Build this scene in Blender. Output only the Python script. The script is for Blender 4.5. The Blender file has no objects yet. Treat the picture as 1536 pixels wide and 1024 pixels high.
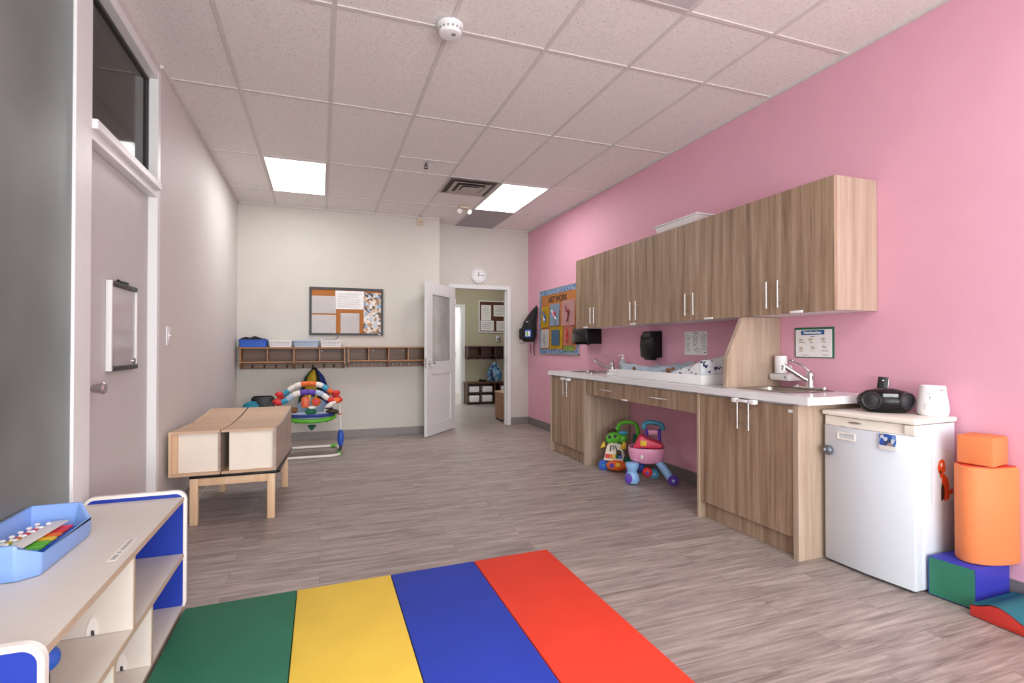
import bpy, bmesh, math, random
from mathutils import Vector, Matrix
from math import sin, cos, pi, radians
random.seed(7)
SC = bpy.context.scene
COL = SC.collection

# ------------------------------------------------------------------ materials
def lin(h):
    h = h.lstrip('#')
    out = []
    for i in (0, 2, 4):
        c = int(h[i:i+2], 16) / 255
        out.append(c/12.92 if c <= .04045 else ((c+.055)/1.055)**2.4)
    return (*out, 1)

def newmat(name):
    m = bpy.data.materials.new(name); m.use_nodes = True
    nt = m.node_tree
    return m, nt, nt.nodes['Principled BSDF']

def mat(name, col, rough=.5, metal=0, var=.04, scale=18, bump=0, spec=.5, coat=0):
    m, nt, p = newmat(name)
    p.inputs['Roughness'].default_value = rough
    p.inputs['Metallic'].default_value = metal
    p.inputs['Specular IOR Level'].default_value = spec
    p.inputs['Coat Weight'].default_value = coat
    c = lin(col)
    tc = nt.nodes.new('ShaderNodeTexCoord')
    n = nt.nodes.new('ShaderNodeTexNoise'); n.inputs['Scale'].default_value = scale; n.inputs['Detail'].default_value = 3
    nt.links.new(tc.outputs['Object'], n.inputs['Vector'])
    r = nt.nodes.new('ShaderNodeValToRGB')
    r.color_ramp.elements[0].position = .3; r.color_ramp.elements[1].position = .7
    r.color_ramp.elements[0].color = tuple(x*(1-var) for x in c[:3]) + (1,)
    r.color_ramp.elements[1].color = tuple(min(1, x*(1+var)) for x in c[:3]) + (1,)
    nt.links.new(n.outputs['Fac'], r.inputs['Fac'])
    nt.links.new(r.outputs['Color'], p.inputs['Base Color'])
    if bump:
        b = nt.nodes.new('ShaderNodeBump'); b.inputs['Strength'].default_value = bump; b.inputs['Distance'].default_value = .002
        nt.links.new(n.outputs['Fac'], b.inputs['Height']); nt.links.new(b.outputs['Normal'], p.inputs['Normal'])
    return m

def ramp(nt, stops, interp='LINEAR'):
    r = nt.nodes.new('ShaderNodeValToRGB'); cr = r.color_ramp; cr.interpolation = interp
    while len(cr.elements) < len(stops): cr.elements.new(.5)
    for e, (p, c) in zip(cr.elements, stops):
        e.position = p; e.color = lin(c) if isinstance(c, str) else c
    return r

def mapped(nt, scale, coord='Object', jitter=True):
    tc = nt.nodes.new('ShaderNodeTexCoord')
    src = tc.outputs[coord]
    if jitter:
        oi = nt.nodes.new('ShaderNodeObjectInfo')
        mu = nt.nodes.new('ShaderNodeMath'); mu.operation = 'MULTIPLY'; mu.inputs[1].default_value = 37.0
        nt.links.new(oi.outputs['Random'], mu.inputs[0])
        va = nt.nodes.new('ShaderNodeVectorMath'); va.operation = 'ADD'
        nt.links.new(src, va.inputs[0]); nt.links.new(mu.outputs[0], va.inputs[1]); src = va.outputs[0]
    mp = nt.nodes.new('ShaderNodeMapping'); mp.inputs['Scale'].default_value = scale
    nt.links.new(src, mp.inputs['Vector'])
    return mp

def mixc(nt, a, b, fac, mode='MIX'):
    x = nt.nodes.new('ShaderNodeMix'); x.data_type = 'RGBA'; x.blend_type = mode
    for s, v in ((0, fac), (6, a), (7, b)):
        if hasattr(v, 'is_output') or hasattr(v, 'links'): nt.links.new(v, x.inputs[s])
        else: x.inputs[s].default_value = v
    return x.outputs[2]

def woodmat(name, dark, mid, light, s=1.0, rough=.45, axis='z', cath=.35):
    """streaky laminate, grain running along one axis"""
    m, nt, p = newmat(name)
    k = {'z': (1, 1, .045), 'x': (.045, 1, 1), 'y': (1, .045, 1)}[axis]
    fine = nt.nodes.new('ShaderNodeTexNoise'); fine.inputs['Scale'].default_value = 1; fine.inputs['Detail'].default_value = 5; fine.inputs['Roughness'].default_value = .65
    nt.links.new(mapped(nt, tuple(60*s*v for v in k)).outputs[0], fine.inputs['Vector'])
    broad = nt.nodes.new('ShaderNodeTexNoise'); broad.inputs['Scale'].default_value = 1; broad.inputs['Detail'].default_value = 2
    broad.inputs['Distortion'].default_value = .4
    nt.links.new(mapped(nt, tuple(13*s*v for v in k)).outputs[0], broad.inputs['Vector'])
    wv = nt.nodes.new('ShaderNodeTexWave'); wv.wave_type = 'RINGS'; wv.rings_direction = 'SPHERICAL'
    wv.inputs['Scale'].default_value = 1.0; wv.inputs['Distortion'].default_value = 5; wv.inputs['Detail'].default_value = 2
    k2 = {'z': (5, 5, .55), 'x': (.55, 5, 5), 'y': (5, .55, 5)}[axis]
    nt.links.new(mapped(nt, tuple(s*v for v in k2)).outputs[0], wv.inputs['Vector'])
    a = nt.nodes.new('ShaderNodeMath'); a.operation = 'MULTIPLY_ADD'; a.inputs[1].default_value = .5
    nt.links.new(fine.outputs['Fac'], a.inputs[0])
    b = nt.nodes.new('ShaderNodeMath'); b.operation = 'MULTIPLY'; b.inputs[1].default_value = .5
    nt.links.new(broad.outputs['Fac'], b.inputs[0]); nt.links.new(b.outputs[0], a.inputs[2])
    c = nt.nodes.new('ShaderNodeMath'); c.operation = 'MULTIPLY_ADD'; c.inputs[1].default_value = .12*cath*2
    nt.links.new(wv.outputs['Fac'], c.inputs[0]); nt.links.new(a.outputs[0], c.inputs[2])
    r = ramp(nt, [(.36, dark), (.53, mid), (.70, light)])
    nt.links.new(c.outputs[0], r.inputs['Fac'])
    nt.links.new(r.outputs['Color'], p.inputs['Base Color'])
    p.inputs['Roughness'].default_value = rough
    return m

def floormat():
    m, nt, p = newmat('vinyl_plank')
    tc = nt.nodes.new('ShaderNodeTexCoord')
    br = nt.nodes.new('ShaderNodeTexBrick')
    br.offset = .37; br.squash = 1
    br.inputs['Scale'].default_value = 1; br.inputs['Brick Width'].default_value = 1.22; br.inputs['Row Height'].default_value = .152
    br.inputs['Mortar Size'].default_value = .0012; br.inputs['Bias'].default_value = 0
    br.inputs['Color1'].default_value = (0, 0, 0, 1); br.inputs['Color2'].default_value = (1, 1, 1, 1); br.inputs['Mortar'].default_value = (.5, .5, .5, 1)
    nt.links.new(tc.outputs['Object'], br.inputs['Vector'])
    # per-plank shift of the grain
    sh = nt.nodes.new('ShaderNodeVectorMath'); sh.operation = 'MULTIPLY_ADD'
    sh.inputs[1].default_value = (9, 5, 3)
    nt.links.new(br.outputs['Color'], sh.inputs[0]); nt.links.new(tc.outputs['Object'], sh.inputs[2])
    def noise(sc, det, dist):
        mp = nt.nodes.new('ShaderNodeMapping'); mp.inputs['Scale'].default_value = sc
        nt.links.new(sh.outputs[0], mp.inputs['Vector'])
        n = nt.nodes.new('ShaderNodeTexNoise'); n.inputs['Scale'].default_value = 1; n.inputs['Detail'].default_value = det; n.inputs['Distortion'].default_value = dist
        n.inputs['Roughness'].default_value = .6
        nt.links.new(mp.outputs[0], n.inputs['Vector']); return n
    n1 = noise((2.2, 22, 1), 4, .9); n2 = noise((5, 90, 1), 5, .3)
    a = nt.nodes.new('ShaderNodeMath'); a.operation = 'MULTIPLY_ADD'; a.inputs[1].default_value = .6
    b = nt.nodes.new('ShaderNodeMath'); b.operation = 'MULTIPLY'; b.inputs[1].default_value = .4
    nt.links.new(n2.outputs['Fac'], b.inputs[0]); nt.links.new(n1.outputs['Fac'], a.inputs[0]); nt.links.new(b.outputs[0], a.inputs[2])
    r = ramp(nt, [(.32, '#726661'), (.45, '#96897f' if 0 else '#958a85'), (.56, '#aca09b'), (.70, '#c5bbb6')])
    nt.links.new(a.outputs[0], r.inputs['Fac'])
    tone = ramp(nt, [(0, (.9, .9, .9, 1)), (1, (1.04, 1.03, 1.02, 1))])
    nt.links.new(br.outputs['Color'], tone.inputs['Fac'])
    c = mixc(nt, r.outputs['Color'], tone.outputs['Color'], 1.0, 'MULTIPLY')
    c = mixc(nt, c, lin('#756b66'), br.outputs['Fac'])
    nt.links.new(c, p.inputs['Base Color'])
    p.inputs['Roughness'].default_value = .42
    p.inputs['Specular IOR Level'].default_value = .4
    bp = nt.nodes.new('ShaderNodeBump'); bp.inputs['Strength'].default_value = .12; bp.inputs['Distance'].default_value = .002
    nt.links.new(a.outputs[0], bp.inputs['Height']); nt.links.new(bp.outputs['Normal'], p.inputs['Normal'])
    return m

def ceilmat():
    m, nt, p = newmat('ceiling_tile')
    tc = nt.nodes.new('ShaderNodeTexCoord')
    n = nt.nodes.new('ShaderNodeTexNoise'); n.inputs['Scale'].default_value = 70; n.inputs['Detail'].default_value = 2
    nt.links.new(tc.outputs['Object'], n.inputs['Vector'])
    v = nt.nodes.new('ShaderNodeTexVoronoi'); v.inputs['Scale'].default_value = 42; v.inputs['Randomness'].default_value = 1
    nt.links.new(tc.outputs['Object'], v.inputs['Vector'])
    r = ramp(nt, [(.10, '#bcb6b3'), (.19, '#f1ece9')])
    nt.links.new(v.outputs['Distance'], r.inputs['Fac'])
    r2 = ramp(nt, [(.35, (.92, .92, .92, 1)), (.6, (1, 1, 1, 1))])
    nt.links.new(n.outputs['Fac'], r2.inputs['Fac'])
    nt.links.new(mixc(nt, r.outputs['Color'], r2.outputs['Color'], 1.0, 'MULTIPLY'), p.inputs['Base Color'])
    p.inputs['Roughness'].default_value = .9
    return m

def emis(name, col, st):
    m, nt, p = newmat(name)
    p.inputs['Base Color'].default_value = lin(col); p.inputs['Emission Color'].default_value = lin(col); p.inputs['Emission Strength'].default_value = st
    return m

def glassmat(name, tint, rough, transp, spec=.5):
    """film-covered glazing: part see-through, part reflecting tinted film"""
    m, nt, p = newmat(name)
    p.inputs['Base Color'].default_value = lin(tint); p.inputs['Roughness'].default_value = rough; p.inputs['Specular IOR Level'].default_value = spec
    tc = nt.nodes.new('ShaderNodeTexCoord')
    n = nt.nodes.new('ShaderNodeTexNoise'); n.inputs['Scale'].default_value = 2.2; n.inputs['Detail'].default_value = 2
    nt.links.new(tc.outputs['Object'], n.inputs['Vector'])
    c = lin(tint)
    r = ramp(nt, [(.3, tuple(x*.8 for x in c[:3])+(1,)), (.7, tuple(min(1, x*1.25) for x in c[:3])+(1,))])
    nt.links.new(n.outputs['Fac'], r.inputs['Fac']); nt.links.new(r.outputs['Color'], p.inputs['Base Color'])
    if transp:
        t = nt.nodes.new('ShaderNodeBsdfTransparent'); t.inputs['Color'].default_value = (.92, .92, .92, 1)
        mx = nt.nodes.new('ShaderNodeMixShader'); mx.inputs[0].default_value = transp
        nt.links.new(p.outputs[0], mx.inputs[1]); nt.links.new(t.outputs[0], mx.inputs[2])
        nt.links.new(mx.outputs[0], nt.nodes['Material Output'].inputs['Surface'])
    return m

def patchmat(name, cols, scale, rough=.6, kind='cells', coord='Object'):
    """irregular coloured patches (printed cloth, photographs, confetti border)"""
    m, nt, p = newmat(name)
    tc = nt.nodes.new('ShaderNodeTexCoord')
    if kind == 'cells':
        v = nt.nodes.new('ShaderNodeTexVoronoi'); v.inputs['Scale'].default_value = scale
        nt.links.new(tc.outputs[coord], v.inputs['Vector'])
        sx = nt.nodes.new('ShaderNodeSeparateColor'); nt.links.new(v.outputs['Color'], sx.inputs[0]); src = sx.outputs[0]
    else:
        v = nt.nodes.new('ShaderNodeTexNoise'); v.inputs['Scale'].default_value = scale; v.inputs['Detail'].default_value = 3; v.inputs['Distortion'].default_value = 1
        nt.links.new(tc.outputs[coord], v.inputs['Vector']); src = v.outputs['Fac']
    n = len(cols)
    if kind == 'cells': st = [(i/n, c) for i, c in enumerate(cols)]
    else: st = [(.3+.4*i/n, c) for i, c in enumerate(cols)]
    r = ramp(nt, st, 'CONSTANT'); nt.links.new(src, r.inputs['Fac'])
    nt.links.new(r.outputs['Color'], p.inputs['Base Color']); p.inputs['Roughness'].default_value = rough
    return m

M = {}
M['floor'] = floormat()
M['ceil'] = ceilmat()
M['tbar'] = mat('tbar', '#d9d3d0', .6)
M['pink'] = mat('pink_paint', '#e6abc0', .62, var=.015, scale=6)
M['wall'] = mat('wall_paint', '#d2cec6', .7, var=.015, scale=5)
M['wallgrey'] = mat('wall_paint_side', '#d8d3d0', .6, var=.015, scale=5)
M['olive'] = mat('hall_paint', '#b9b199', .7, var=.02)
M['white'] = mat('white_paint', '#e4e6e6', .45, var=.01)
M['frame'] = mat('frame_paint', '#eceded', .4, var=.01)
M['doorgrey'] = mat('door_grey', '#ccc9c8', .5, var=.015)
M['base'] = mat('baseboard', '#8d8785', .5, var=.03)
M['based'] = mat('baseboard_dark', '#7a7371', .5, var=.03)
M['wood'] = woodmat('cabinet_front', '#775f4b', '#9d826b', '#b89f88')
M['wood_lit'] = woodmat('cabinet_side_lit', '#9f8875', '#b09a87', '#c0ab99')  # same wood as the fronts, lightened to carry the light on side faces
M['oak'] = woodmat('shelf_wood', '#8a5a38', '#a0704a', '#b5855c', s=1.2, axis='x')
M['walnut'] = woodmat('shelf_back', '#5d4233', '#785a48', '#8d6e5a', s=.8, axis='x')
M['walnutd'] = woodmat('hall_wood', '#3c2217', '#55301f', '#6e432d', s=.8, axis='x')
M['hook_dark'] = mat('hook_dark', '#2c2522', .5)
M['hook_light'] = mat('hook_light', '#cfc3b2', .4)
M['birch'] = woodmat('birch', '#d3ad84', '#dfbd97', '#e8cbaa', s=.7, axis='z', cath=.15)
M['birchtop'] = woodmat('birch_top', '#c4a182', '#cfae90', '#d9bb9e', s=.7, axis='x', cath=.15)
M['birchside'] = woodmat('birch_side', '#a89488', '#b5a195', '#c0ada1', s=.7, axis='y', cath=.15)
M['cream'] = mat('cream_panel', '#f2e9da', .5, var=.02)
M['shelfcream'] = mat('shelf_cream', '#ddd5cb', .4, var=.01)
M['edgetan'] = mat('edge_tan', '#c5b29c', .5)
M['blue'] = mat('blue_panel', '#1b3aa8', .4, var=.02)
M['edgewhite'] = mat('edge_white', '#efeae3', .35, var=.01)
M['black'] = mat('black_plastic', '#100f11', .28, var=.05, spec=.3)
M['blackm'] = mat('black_matte', '#1a191b', .75, var=.1, bump=.2, scale=60)
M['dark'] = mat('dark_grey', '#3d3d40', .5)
M['steel'] = mat('steel', '#d2d0ce', .36, metal=1, var=.04)
M['chrome'] = mat('chrome', '#dcdcdc', .1, metal=1, var=.01)
M['sink'] = mat('sink_steel', '#b9b2ab', .3, metal=1, var=.03)
M['top'] = mat('worktop', '#eeeef2', .18, var=.008)
M['melamine'] = mat('melamine', '#e9e5e3', .45, var=.01)
M['plasticw'] = mat('plastic_white', '#f2f1f3', .35, var=.008)
M['fridge'] = mat('fridge_white', '#d9e0e9', .35, var=.006)
M['fridgec'] = mat('fridge_cream', '#f0eae0', .35, var=.01)
M['m_green'] = mat('vinyl_green', '#2f7457', .68, var=.06, scale=5, bump=.25, spec=.22)
M['m_yellow'] = mat('vinyl_yellow', '#efcd52', .68, var=.04, scale=5, bump=.25, spec=.22)
M['m_blue'] = mat('vinyl_blue', '#2f45b4', .68, var=.05, scale=5, bump=.25, spec=.22)
M['m_red'] = mat('vinyl_red', '#e8442f', .68, var=.04, scale=5, bump=.25, spec=.22)
M['m_orange'] = mat('vinyl_orange', '#e6834d', .65, var=.04, scale=6, bump=.25)
M['m_redt'] = mat('vinyl_brick_red', '#d23c28', .5)
M['m_teal'] = mat('vinyl_teal', '#3a93a3', .5, var=.05, scale=5, bump=.25)
M['m_dgreen'] = mat('vinyl_block_green', '#2f7a62', .5, var=.06, scale=6, bump=.25)
M['m_dblue'] = mat('vinyl_block_blue', '#3336a6', .5, var=.06, scale=6, bump=.25)
M['m_dred'] = mat('vinyl_wave_red', '#c4342c', .5)
M['traybl'] = mat('tray_blue', '#86abe8', .4, var=.02)
M['paper'] = mat('paper', '#f4f3f3', .6, var=.03, scale=25)
M['paperw'] = mat('paper_sleeve', '#fdfdff', .4, var=.04, scale=14, bump=.25)
M['cork'] = mat('cork', '#b06f35', .8, var=.15, scale=60)
M['corkd'] = mat('cork_dark', '#5c3625', .8, var=.1, scale=60)
M['ink'] = mat('ink', '#3a3a3e', .7)
M['inkg'] = mat('ink_grey', '#9a9896', .7)
M['orangefill'] = mat('orange_card', '#b8743a', .7, var=.04, scale=12)
M['board_border'] = patchmat('confetti_border', ['#5f86bd', '#8fa9c9', '#3d5f96', '#b9bcc0', '#7d8ea8', '#4f78b0'], 60)
M['yellow'] = mat('toy_yellow', '#edc531', .45)
M['red'] = mat('toy_red', '#d92f2c', .4)
M['hotpink'] = mat('toy_coral', '#e23b5d', .4)
M['toypink'] = mat('toy_pink', '#ea9fc2', .35)
M['toygreen'] = mat('toy_green', '#5cb531', .4)
M['toyblue'] = mat('toy_blue', '#2f62c8', .4)
M['toylblue'] = mat('toy_light_blue', '#8fbcec', .35)
M['toyteal'] = mat('toy_teal', '#3f9fc0', .4)
M['toyorange'] = mat('toy_orange', '#ea6a22', .4)
M['toypurple'] = mat('toy_purple', '#5a35a8', .4)
M['toywhite'] = mat('toy_cream', '#eadfcf', .4)
M['brown'] = mat('plush_brown', '#7c5536', .9, var=.2, scale=60, bump=.5)
M['navy'] = mat('navy', '#22388a', .7)
M['poster_green'] = mat('poster_green', '#23684c', .5)
M['poster_blue'] = mat('poster_blue', '#1e5c96', .5)
M['skyblue'] = mat('pale_blue', '#b3c8e2', .5)
M['photo'] = patchmat('photo_collage', ['#e4dad0', '#b08d70', '#d8c3ae', '#6d5a4d', '#8fb3d6', '#efe9e2', '#c7a07c', '#4f4a4a', '#d9d3cf', '#e9ded4', '#c9d4df'], 30)
M['denim'] = patchmat('changing_pad', ['#a9c3da', '#c7d8e4', '#93b0cb', '#d8dee2', '#b5cbdd'], 38, kind='noise')
M['greycloth'] = mat('grey_cloth', '#c9c8c6', .85, var=.1, scale=12, bump=.5)
M['printcloth'] = patchmat('print_cloth', ['#eef0f4', '#e6eaf2', '#e9edf4', '#2c3560', '#eef0f4', '#dfe6f0', '#eef0f4', '#e9edf4', '#454b78'], 48)
M['bluecloth'] = patchmat('bag_print', ['#4e7fae', '#7fb0d4', '#2e4f74', '#9aa5ad', '#3b6a99'], 18)
M['lit'] = emis('troffer_lens', '#ffffff', 5.0)
M['unlit'] = mat('troffer_unlit', '#c9c4c3', .4)
M['greytile'] = mat('grey_tile', '#a9a6a8', .8)
M['ventdark'] = mat('vent_dark', '#5b524c', .8)
M['ventm'] = mat('vent_metal', '#b6aca6', .5)
M['beige'] = mat('beige_plastic', '#d9cbb4', .45)
M['frost'] = glassmat('frosted_film', '#8b8e8b', .42, .4, .5)
_nt = M['frost'].node_tree
for _n in list(_nt.nodes):
    if _n.type == 'BSDF_TRANSPARENT':
        _t = _nt.nodes.new('ShaderNodeBsdfTranslucent'); _t.inputs['Color'].default_value = (.75, .8, .8, 1)
        _l = _n.outputs[0].links[0].to_socket; _nt.links.new(_t.outputs[0], _l)
M['transom'] = glassmat('dark_glazing', '#3a3532', .06, .35, .5)
M['doorglass'] = glassmat('door_glazing', '#d5d7d2', .15, .62, .5)
M['wbface'] = mat('whiteboard_face', '#c3bfc1', .12, var=.01)
M['magnet'] = patchmat('magnet_picture', ['#3f6fc0', '#7aa0d8', '#35456b', '#9c8a78', '#cfdcec', '#2c57b0'], 55)
M['dogorange'] = mat('dog_orange', '#e8561f', .6)
M['dogdark'] = mat('dog_dark', '#3c2c22', .6)
M['bottle'] = mat('bottle_clear', '#c3ccd2', .2, var=.05)

# ------------------------------------------------------------------ mesh helpers
def new(): return bmesh.new()

def _xf(b, vs, mx):
    if mx is not None: bmesh.ops.transform(b, matrix=mx, verts=vs)

def box(b, x0, x1, y0, y1, z0, z1, bev=0, seg=2, mx=None):
    if x0 > x1: x0, x1 = x1, x0
    if y0 > y1: y0, y1 = y1, y0
    if z0 > z1: z0, z1 = z1, z0
    r = bmesh.ops.create_cube(b, size=1); vs = r['verts']
    for v in vs:
        v.co = ((x0+x1)/2+v.co.x*(x1-x0), (y0+y1)/2+v.co.y*(y1-y0), (z0+z1)/2+v.co.z*(z1-z0))
    if bev:
        es = list({e for v in vs for e in v.link_edges})
        q = bmesh.ops.bevel(b, geom=es, offset=min(bev, .49*min(x1-x0, y1-y0, z1-z0)), segments=seg, affect='EDGES', profile=.5)
        vs = [v for v in q['verts']]
        vs = list({v for f in q['faces'] for v in f.verts} | set(vs))
    _xf(b, vs, mx)
    return vs

def frame_of(d):
    d = Vector(d).normalized()
    a = Vector((0, 0, 1)) if abs(d.z) < .9 else Vector((1, 0, 0))
    u = d.cross(a).normalized(); w = d.cross(u).normalized()
    return u, w

def cyl(b, p0, p1, r0, r1=None, n=20, caps=True, bev=0):
    p0 = Vector(p0); p1 = Vector(p1); r1 = r0 if r1 is None else r1
    u, w = frame_of(p1-p0)
    A = [b.verts.new(p0+(u*cos(2*pi*i/n)+w*sin(2*pi*i/n))*r0) for i in range(n)]
    B = [b.verts.new(p1+(u*cos(2*pi*i/n)+w*sin(2*pi*i/n))*r1) for i in range(n)]
    for i in range(n): b.faces.new((A[i], A[(i+1) % n], B[(i+1) % n], B[i]))
    if caps: b.faces.new(A[::-1]); b.faces.new(B)
    return A+B

def smoothpath(pts, k=6, closed=False):
    P = [Vector(p) for p in pts]; n = len(P); out = []
    rng = n if closed else n-1
    for i in range(rng):
        p0 = P[(i-1) % n] if closed or i > 0 else P[0]*2-P[1]
        p1 = P[i]; p2 = P[(i+1) % n]
        p3 = P[(i+2) % n] if closed or i+2 < n else P[-1]*2-P[-2]
        for j in range(k):
            t = j/k
            out.append(.5*((2*p1)+(p2-p0)*t+(2*p0-5*p1+4*p2-p3)*t*t+(3*p1-p0-3*p2+p3)*t**3))
    if not closed: out.append(P[-1])
    return out

def tube(b, pts, r, n=10, closed=False, flat=1.0):
    P = [Vector(p) for p in pts]; m = len(P)
    rr = (list(r)+[r[-1]]*m)[:m] if isinstance(r, (list, tuple)) else [r]*m
    rings = []; up = None
    for i in range(m):
        if closed: d = (P[(i+1) % m]-P[(i-1) % m])
        else: d = P[min(i+1, m-1)]-P[max(i-1, 0)]
        d.normalize()
        if up is None: u, w = frame_of(d)
        else:
            u = (up-d*up.dot(d)).normalized(); w = d.cross(u)
        up = u
        rings.append([b.verts.new(P[i]+(u*cos(2*pi*j/n)+w*sin(2*pi*j/n)*flat)*rr[i]) for j in range(n)])
    for i in range(m if closed else m-1):
        A, B = rings[i], rings[(i+1) % m]
        for j in range(n): b.faces.new((A[j], A[(j+1) % n], B[(j+1) % n], B[j]))
    if not closed: b.faces.new(rings[0][::-1]); b.faces.new(rings[-1])
    return [v for q in rings for v in q]

def lathe(b, prof, c=(0, 0, 0), n=32, sx=1, sy=1):
    """profile [(r,z)] turned about a vertical axis"""
    rings = []
    for r, z in prof:
        if r < 1e-6: rings.append([b.verts.new((c[0], c[1], c[2]+z))])
        else: rings.append([b.verts.new((c[0]+r*sx*cos(2*pi*i/n), c[1]+r*sy*sin(2*pi*i/n), c[2]+z)) for i in range(n)])
    for A, B in zip(rings, rings[1:]):
        for i in range(n):
            j = (i+1) % n
            if len(A) == 1 and len(B) == 1: continue
            if len(A) == 1: b.faces.new((A[0], B[j], B[i]))
            elif len(B) == 1: b.faces.new((A[i], A[j], B[0]))
            else: b.faces.new((A[i], A[j], B[j], B[i]))
    if len(rings[0]) > 1: b.faces.new(rings[0][::-1])
    if len(rings[-1]) > 1: b.faces.new(rings[-1])
    return [v for q in rings for v in q]

def prism(b, poly, axis, a0, a1, bev=0):
    """2-D outline swept along an axis: x takes (y,z), y takes (x,z), z takes (x,y)"""
    def P(p, a):
        return {'x': (a, p[0], p[1]), 'y': (p[0], a, p[1]), 'z': (p[0], p[1], a)}[axis]
    A = [b.verts.new(P(p, a0)) for p in poly]; B = [b.verts.new(P(p, a1)) for p in poly]
    n = len(poly); fs = []
    for i in range(n): fs.append(b.faces.new((A[i], A[(i+1) % n], B[(i+1) % n], B[i])))
    fs.append(b.faces.new(A[::-1])); fs.append(b.faces.new(B))
    bmesh.ops.recalc_face_normals(b, faces=fs)
    if bev:
        es = list({e for f in fs[-2:] for e in f.edges})
        bmesh.ops.bevel(b, geom=es, offset=bev, segments=2, affect='EDGES', profile=.5)
    return A+B

def ball(b, c, r, n=20):
    r = r if isinstance(r, (list, tuple)) else (r, r, r)
    q = bmesh.ops.create_uvsphere(b, u_segments=n, v_segments=max(8, n//2), radius=1)
    for v in q['verts']: v.co = (c[0]+v.co.x*r[0], c[1]+v.co.y*r[1], c[2]+v.co.z*r[2])
    return q['verts']

def rrect(x0, x1, y0, y1, r, k=5):
    out = []
    for cx, cy, a in ((x1-r, y1-r, 0), (x0+r, y1-r, 90), (x0+r, y0+r, 180), (x1-r, y0+r, 270)):
        for i in range(k+1):
            t = radians(a+90*i/k); out.append((cx+r*cos(t), cy+r*sin(t)))
    return out

def circ(cx, cy, r, n=20, ry=None):
    ry = ry or r
    return [(cx+r*cos(2*pi*i/n), cy+ry*sin(2*pi*i/n)) for i in range(n)]

# ------------------------------------------------------------------ objects
SPLIT = {'side_rail', 'end_rail', 'corner_clip', 'screw_cap', 'hour_marks', 'strap', 'hinge', 'plinth', 'louvre', 'side_panel', 'toggle', 'buttons', 'glazing_bead_x', 'seat_arm', 'carcass', 'peg', 'front_stile'}
ONE = {'hour_marks': 'hour_mark', 'buttons': 'button'}
def islands(b):
    seen = set(); out = []
    for v in b.verts:
        if v in seen: continue
        st = [v]; isl = []
        seen.add(v)
        while st:
            q = st.pop(); isl.append(q)
            for e in q.link_edges:
                w = e.other_vert(q)
                if w not in seen: seen.add(w); st.append(w)
        out.append(isl)
    return out

def tag(o, label=None, cat=None, group=None, kind=None):
    if label: o['label'] = label
    if cat: o['category'] = cat
    if group: o['group'] = group
    if kind: o['kind'] = kind
    return o

def thing(name, label, cat, loc=(0, 0, 0), rz=0, group=None):
    o = bpy.data.objects.new(name, None); COL.objects.link(o)
    o.location = loc; o.rotation_euler = (0, 0, rz); o.empty_display_size = .05
    o['_l'] = list(loc); o['_r'] = rz
    return tag(o, label, cat, group)

def obj(name, b, m, parent=None, smooth=True, local=False, label=None, origin=None):
    """one mesh object; world-coordinate geometry is moved into its parent's frame"""
    root = parent
    while root is not None and root.parent is not None: root = root.parent
    if root is not None and not local:
        l = root.get('_l', [0, 0, 0]); r = root.get('_r', 0)
        mx = Matrix.Rotation(-r, 4, 'Z') @ Matrix.Translation((-l[0], -l[1], -l[2]))
        bmesh.ops.transform(b, matrix=mx, verts=b.verts)
    if root is None and origin is not None:
        bmesh.ops.translate(b, vec=(-origin[0], -origin[1], -origin[2]), verts=b.verts)
    bmesh.ops.recalc_face_normals(b, faces=b.faces)
    if name in SPLIT and parent is not None:
        isl = islands(b)
        if len(isl) > 1:
            nm = ONE.get(name, name)
            for k in range(1, len(isl)):
                c = b.copy(); ii = islands(c)
                bmesh.ops.delete(c, geom=[v for j, q in enumerate(ii) if j != k for v in q], context='VERTS')
                obj(nm, c, m, parent, smooth, True, label)
            bmesh.ops.delete(b, geom=[v for q in isl[1:] for v in q], context='VERTS'); name = nm
    me = bpy.data.meshes.new(name); b.to_mesh(me); b.free()
    if smooth:
        me.polygons.foreach_set('use_smooth', [True]*len(me.polygons)); me.set_sharp_from_angle(angle=radians(38))
    o = bpy.data.objects.new(name, me); COL.objects.link(o)
    o.data.materials.append(M[m] if isinstance(m, str) else m)
    if parent is not None:
        o.parent = parent
        if root is parent and root.type == 'MESH': pass
    if root is None:
        if origin is not None: o.location = origin
        o['_l'] = list(origin or (0, 0, 0)); o['_r'] = 0
    if label: o['label'] = label
    return o

def single(name, b, m, label, cat, origin=(0, 0, 0), group=None, smooth=True):
    return tag(obj(name, b, m, None, smooth, origin=origin), label, cat, group)

def struct(name, b, m, parent=None, smooth=False):
    o = obj(name, b, m, parent, smooth)
    if parent is None: o['kind'] = 'structure'
    return o

def lettering(name, s, size, m, parent, centre, ax, ay, depth=.0015):
    """flat letters standing on a surface: ax reads along, ay is up"""
    cu = bpy.data.curves.new(name, 'FONT'); cu.body = s; cu.size = size; cu.align_x = 'CENTER'; cu.align_y = 'CENTER'; cu.extrude = depth; cu.offset = size*.03
    t = bpy.data.objects.new(name+'_src', cu); COL.objects.link(t)
    bpy.context.view_layer.update()
    me = bpy.data.meshes.new_from_object(t.evaluated_get(bpy.context.evaluated_depsgraph_get()))
    bpy.data.objects.remove(t); bpy.data.curves.remove(cu)
    ax = Vector(ax).normalized(); ay = Vector(ay).normalized(); az = ax.cross(ay)
    mx = Matrix(((ax.x, ay.x, az.x, centre[0]), (ax.y, ay.y, az.y, centre[1]), (ax.z, ay.z, az.z, centre[2]), (0, 0, 0, 1)))
    b = bmesh.new(); b.from_mesh(me); bpy.data.meshes.remove(me)
    bmesh.ops.transform(b, matrix=mx, verts=b.verts)
    return obj(name, b, m, parent, smooth=False)

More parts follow.
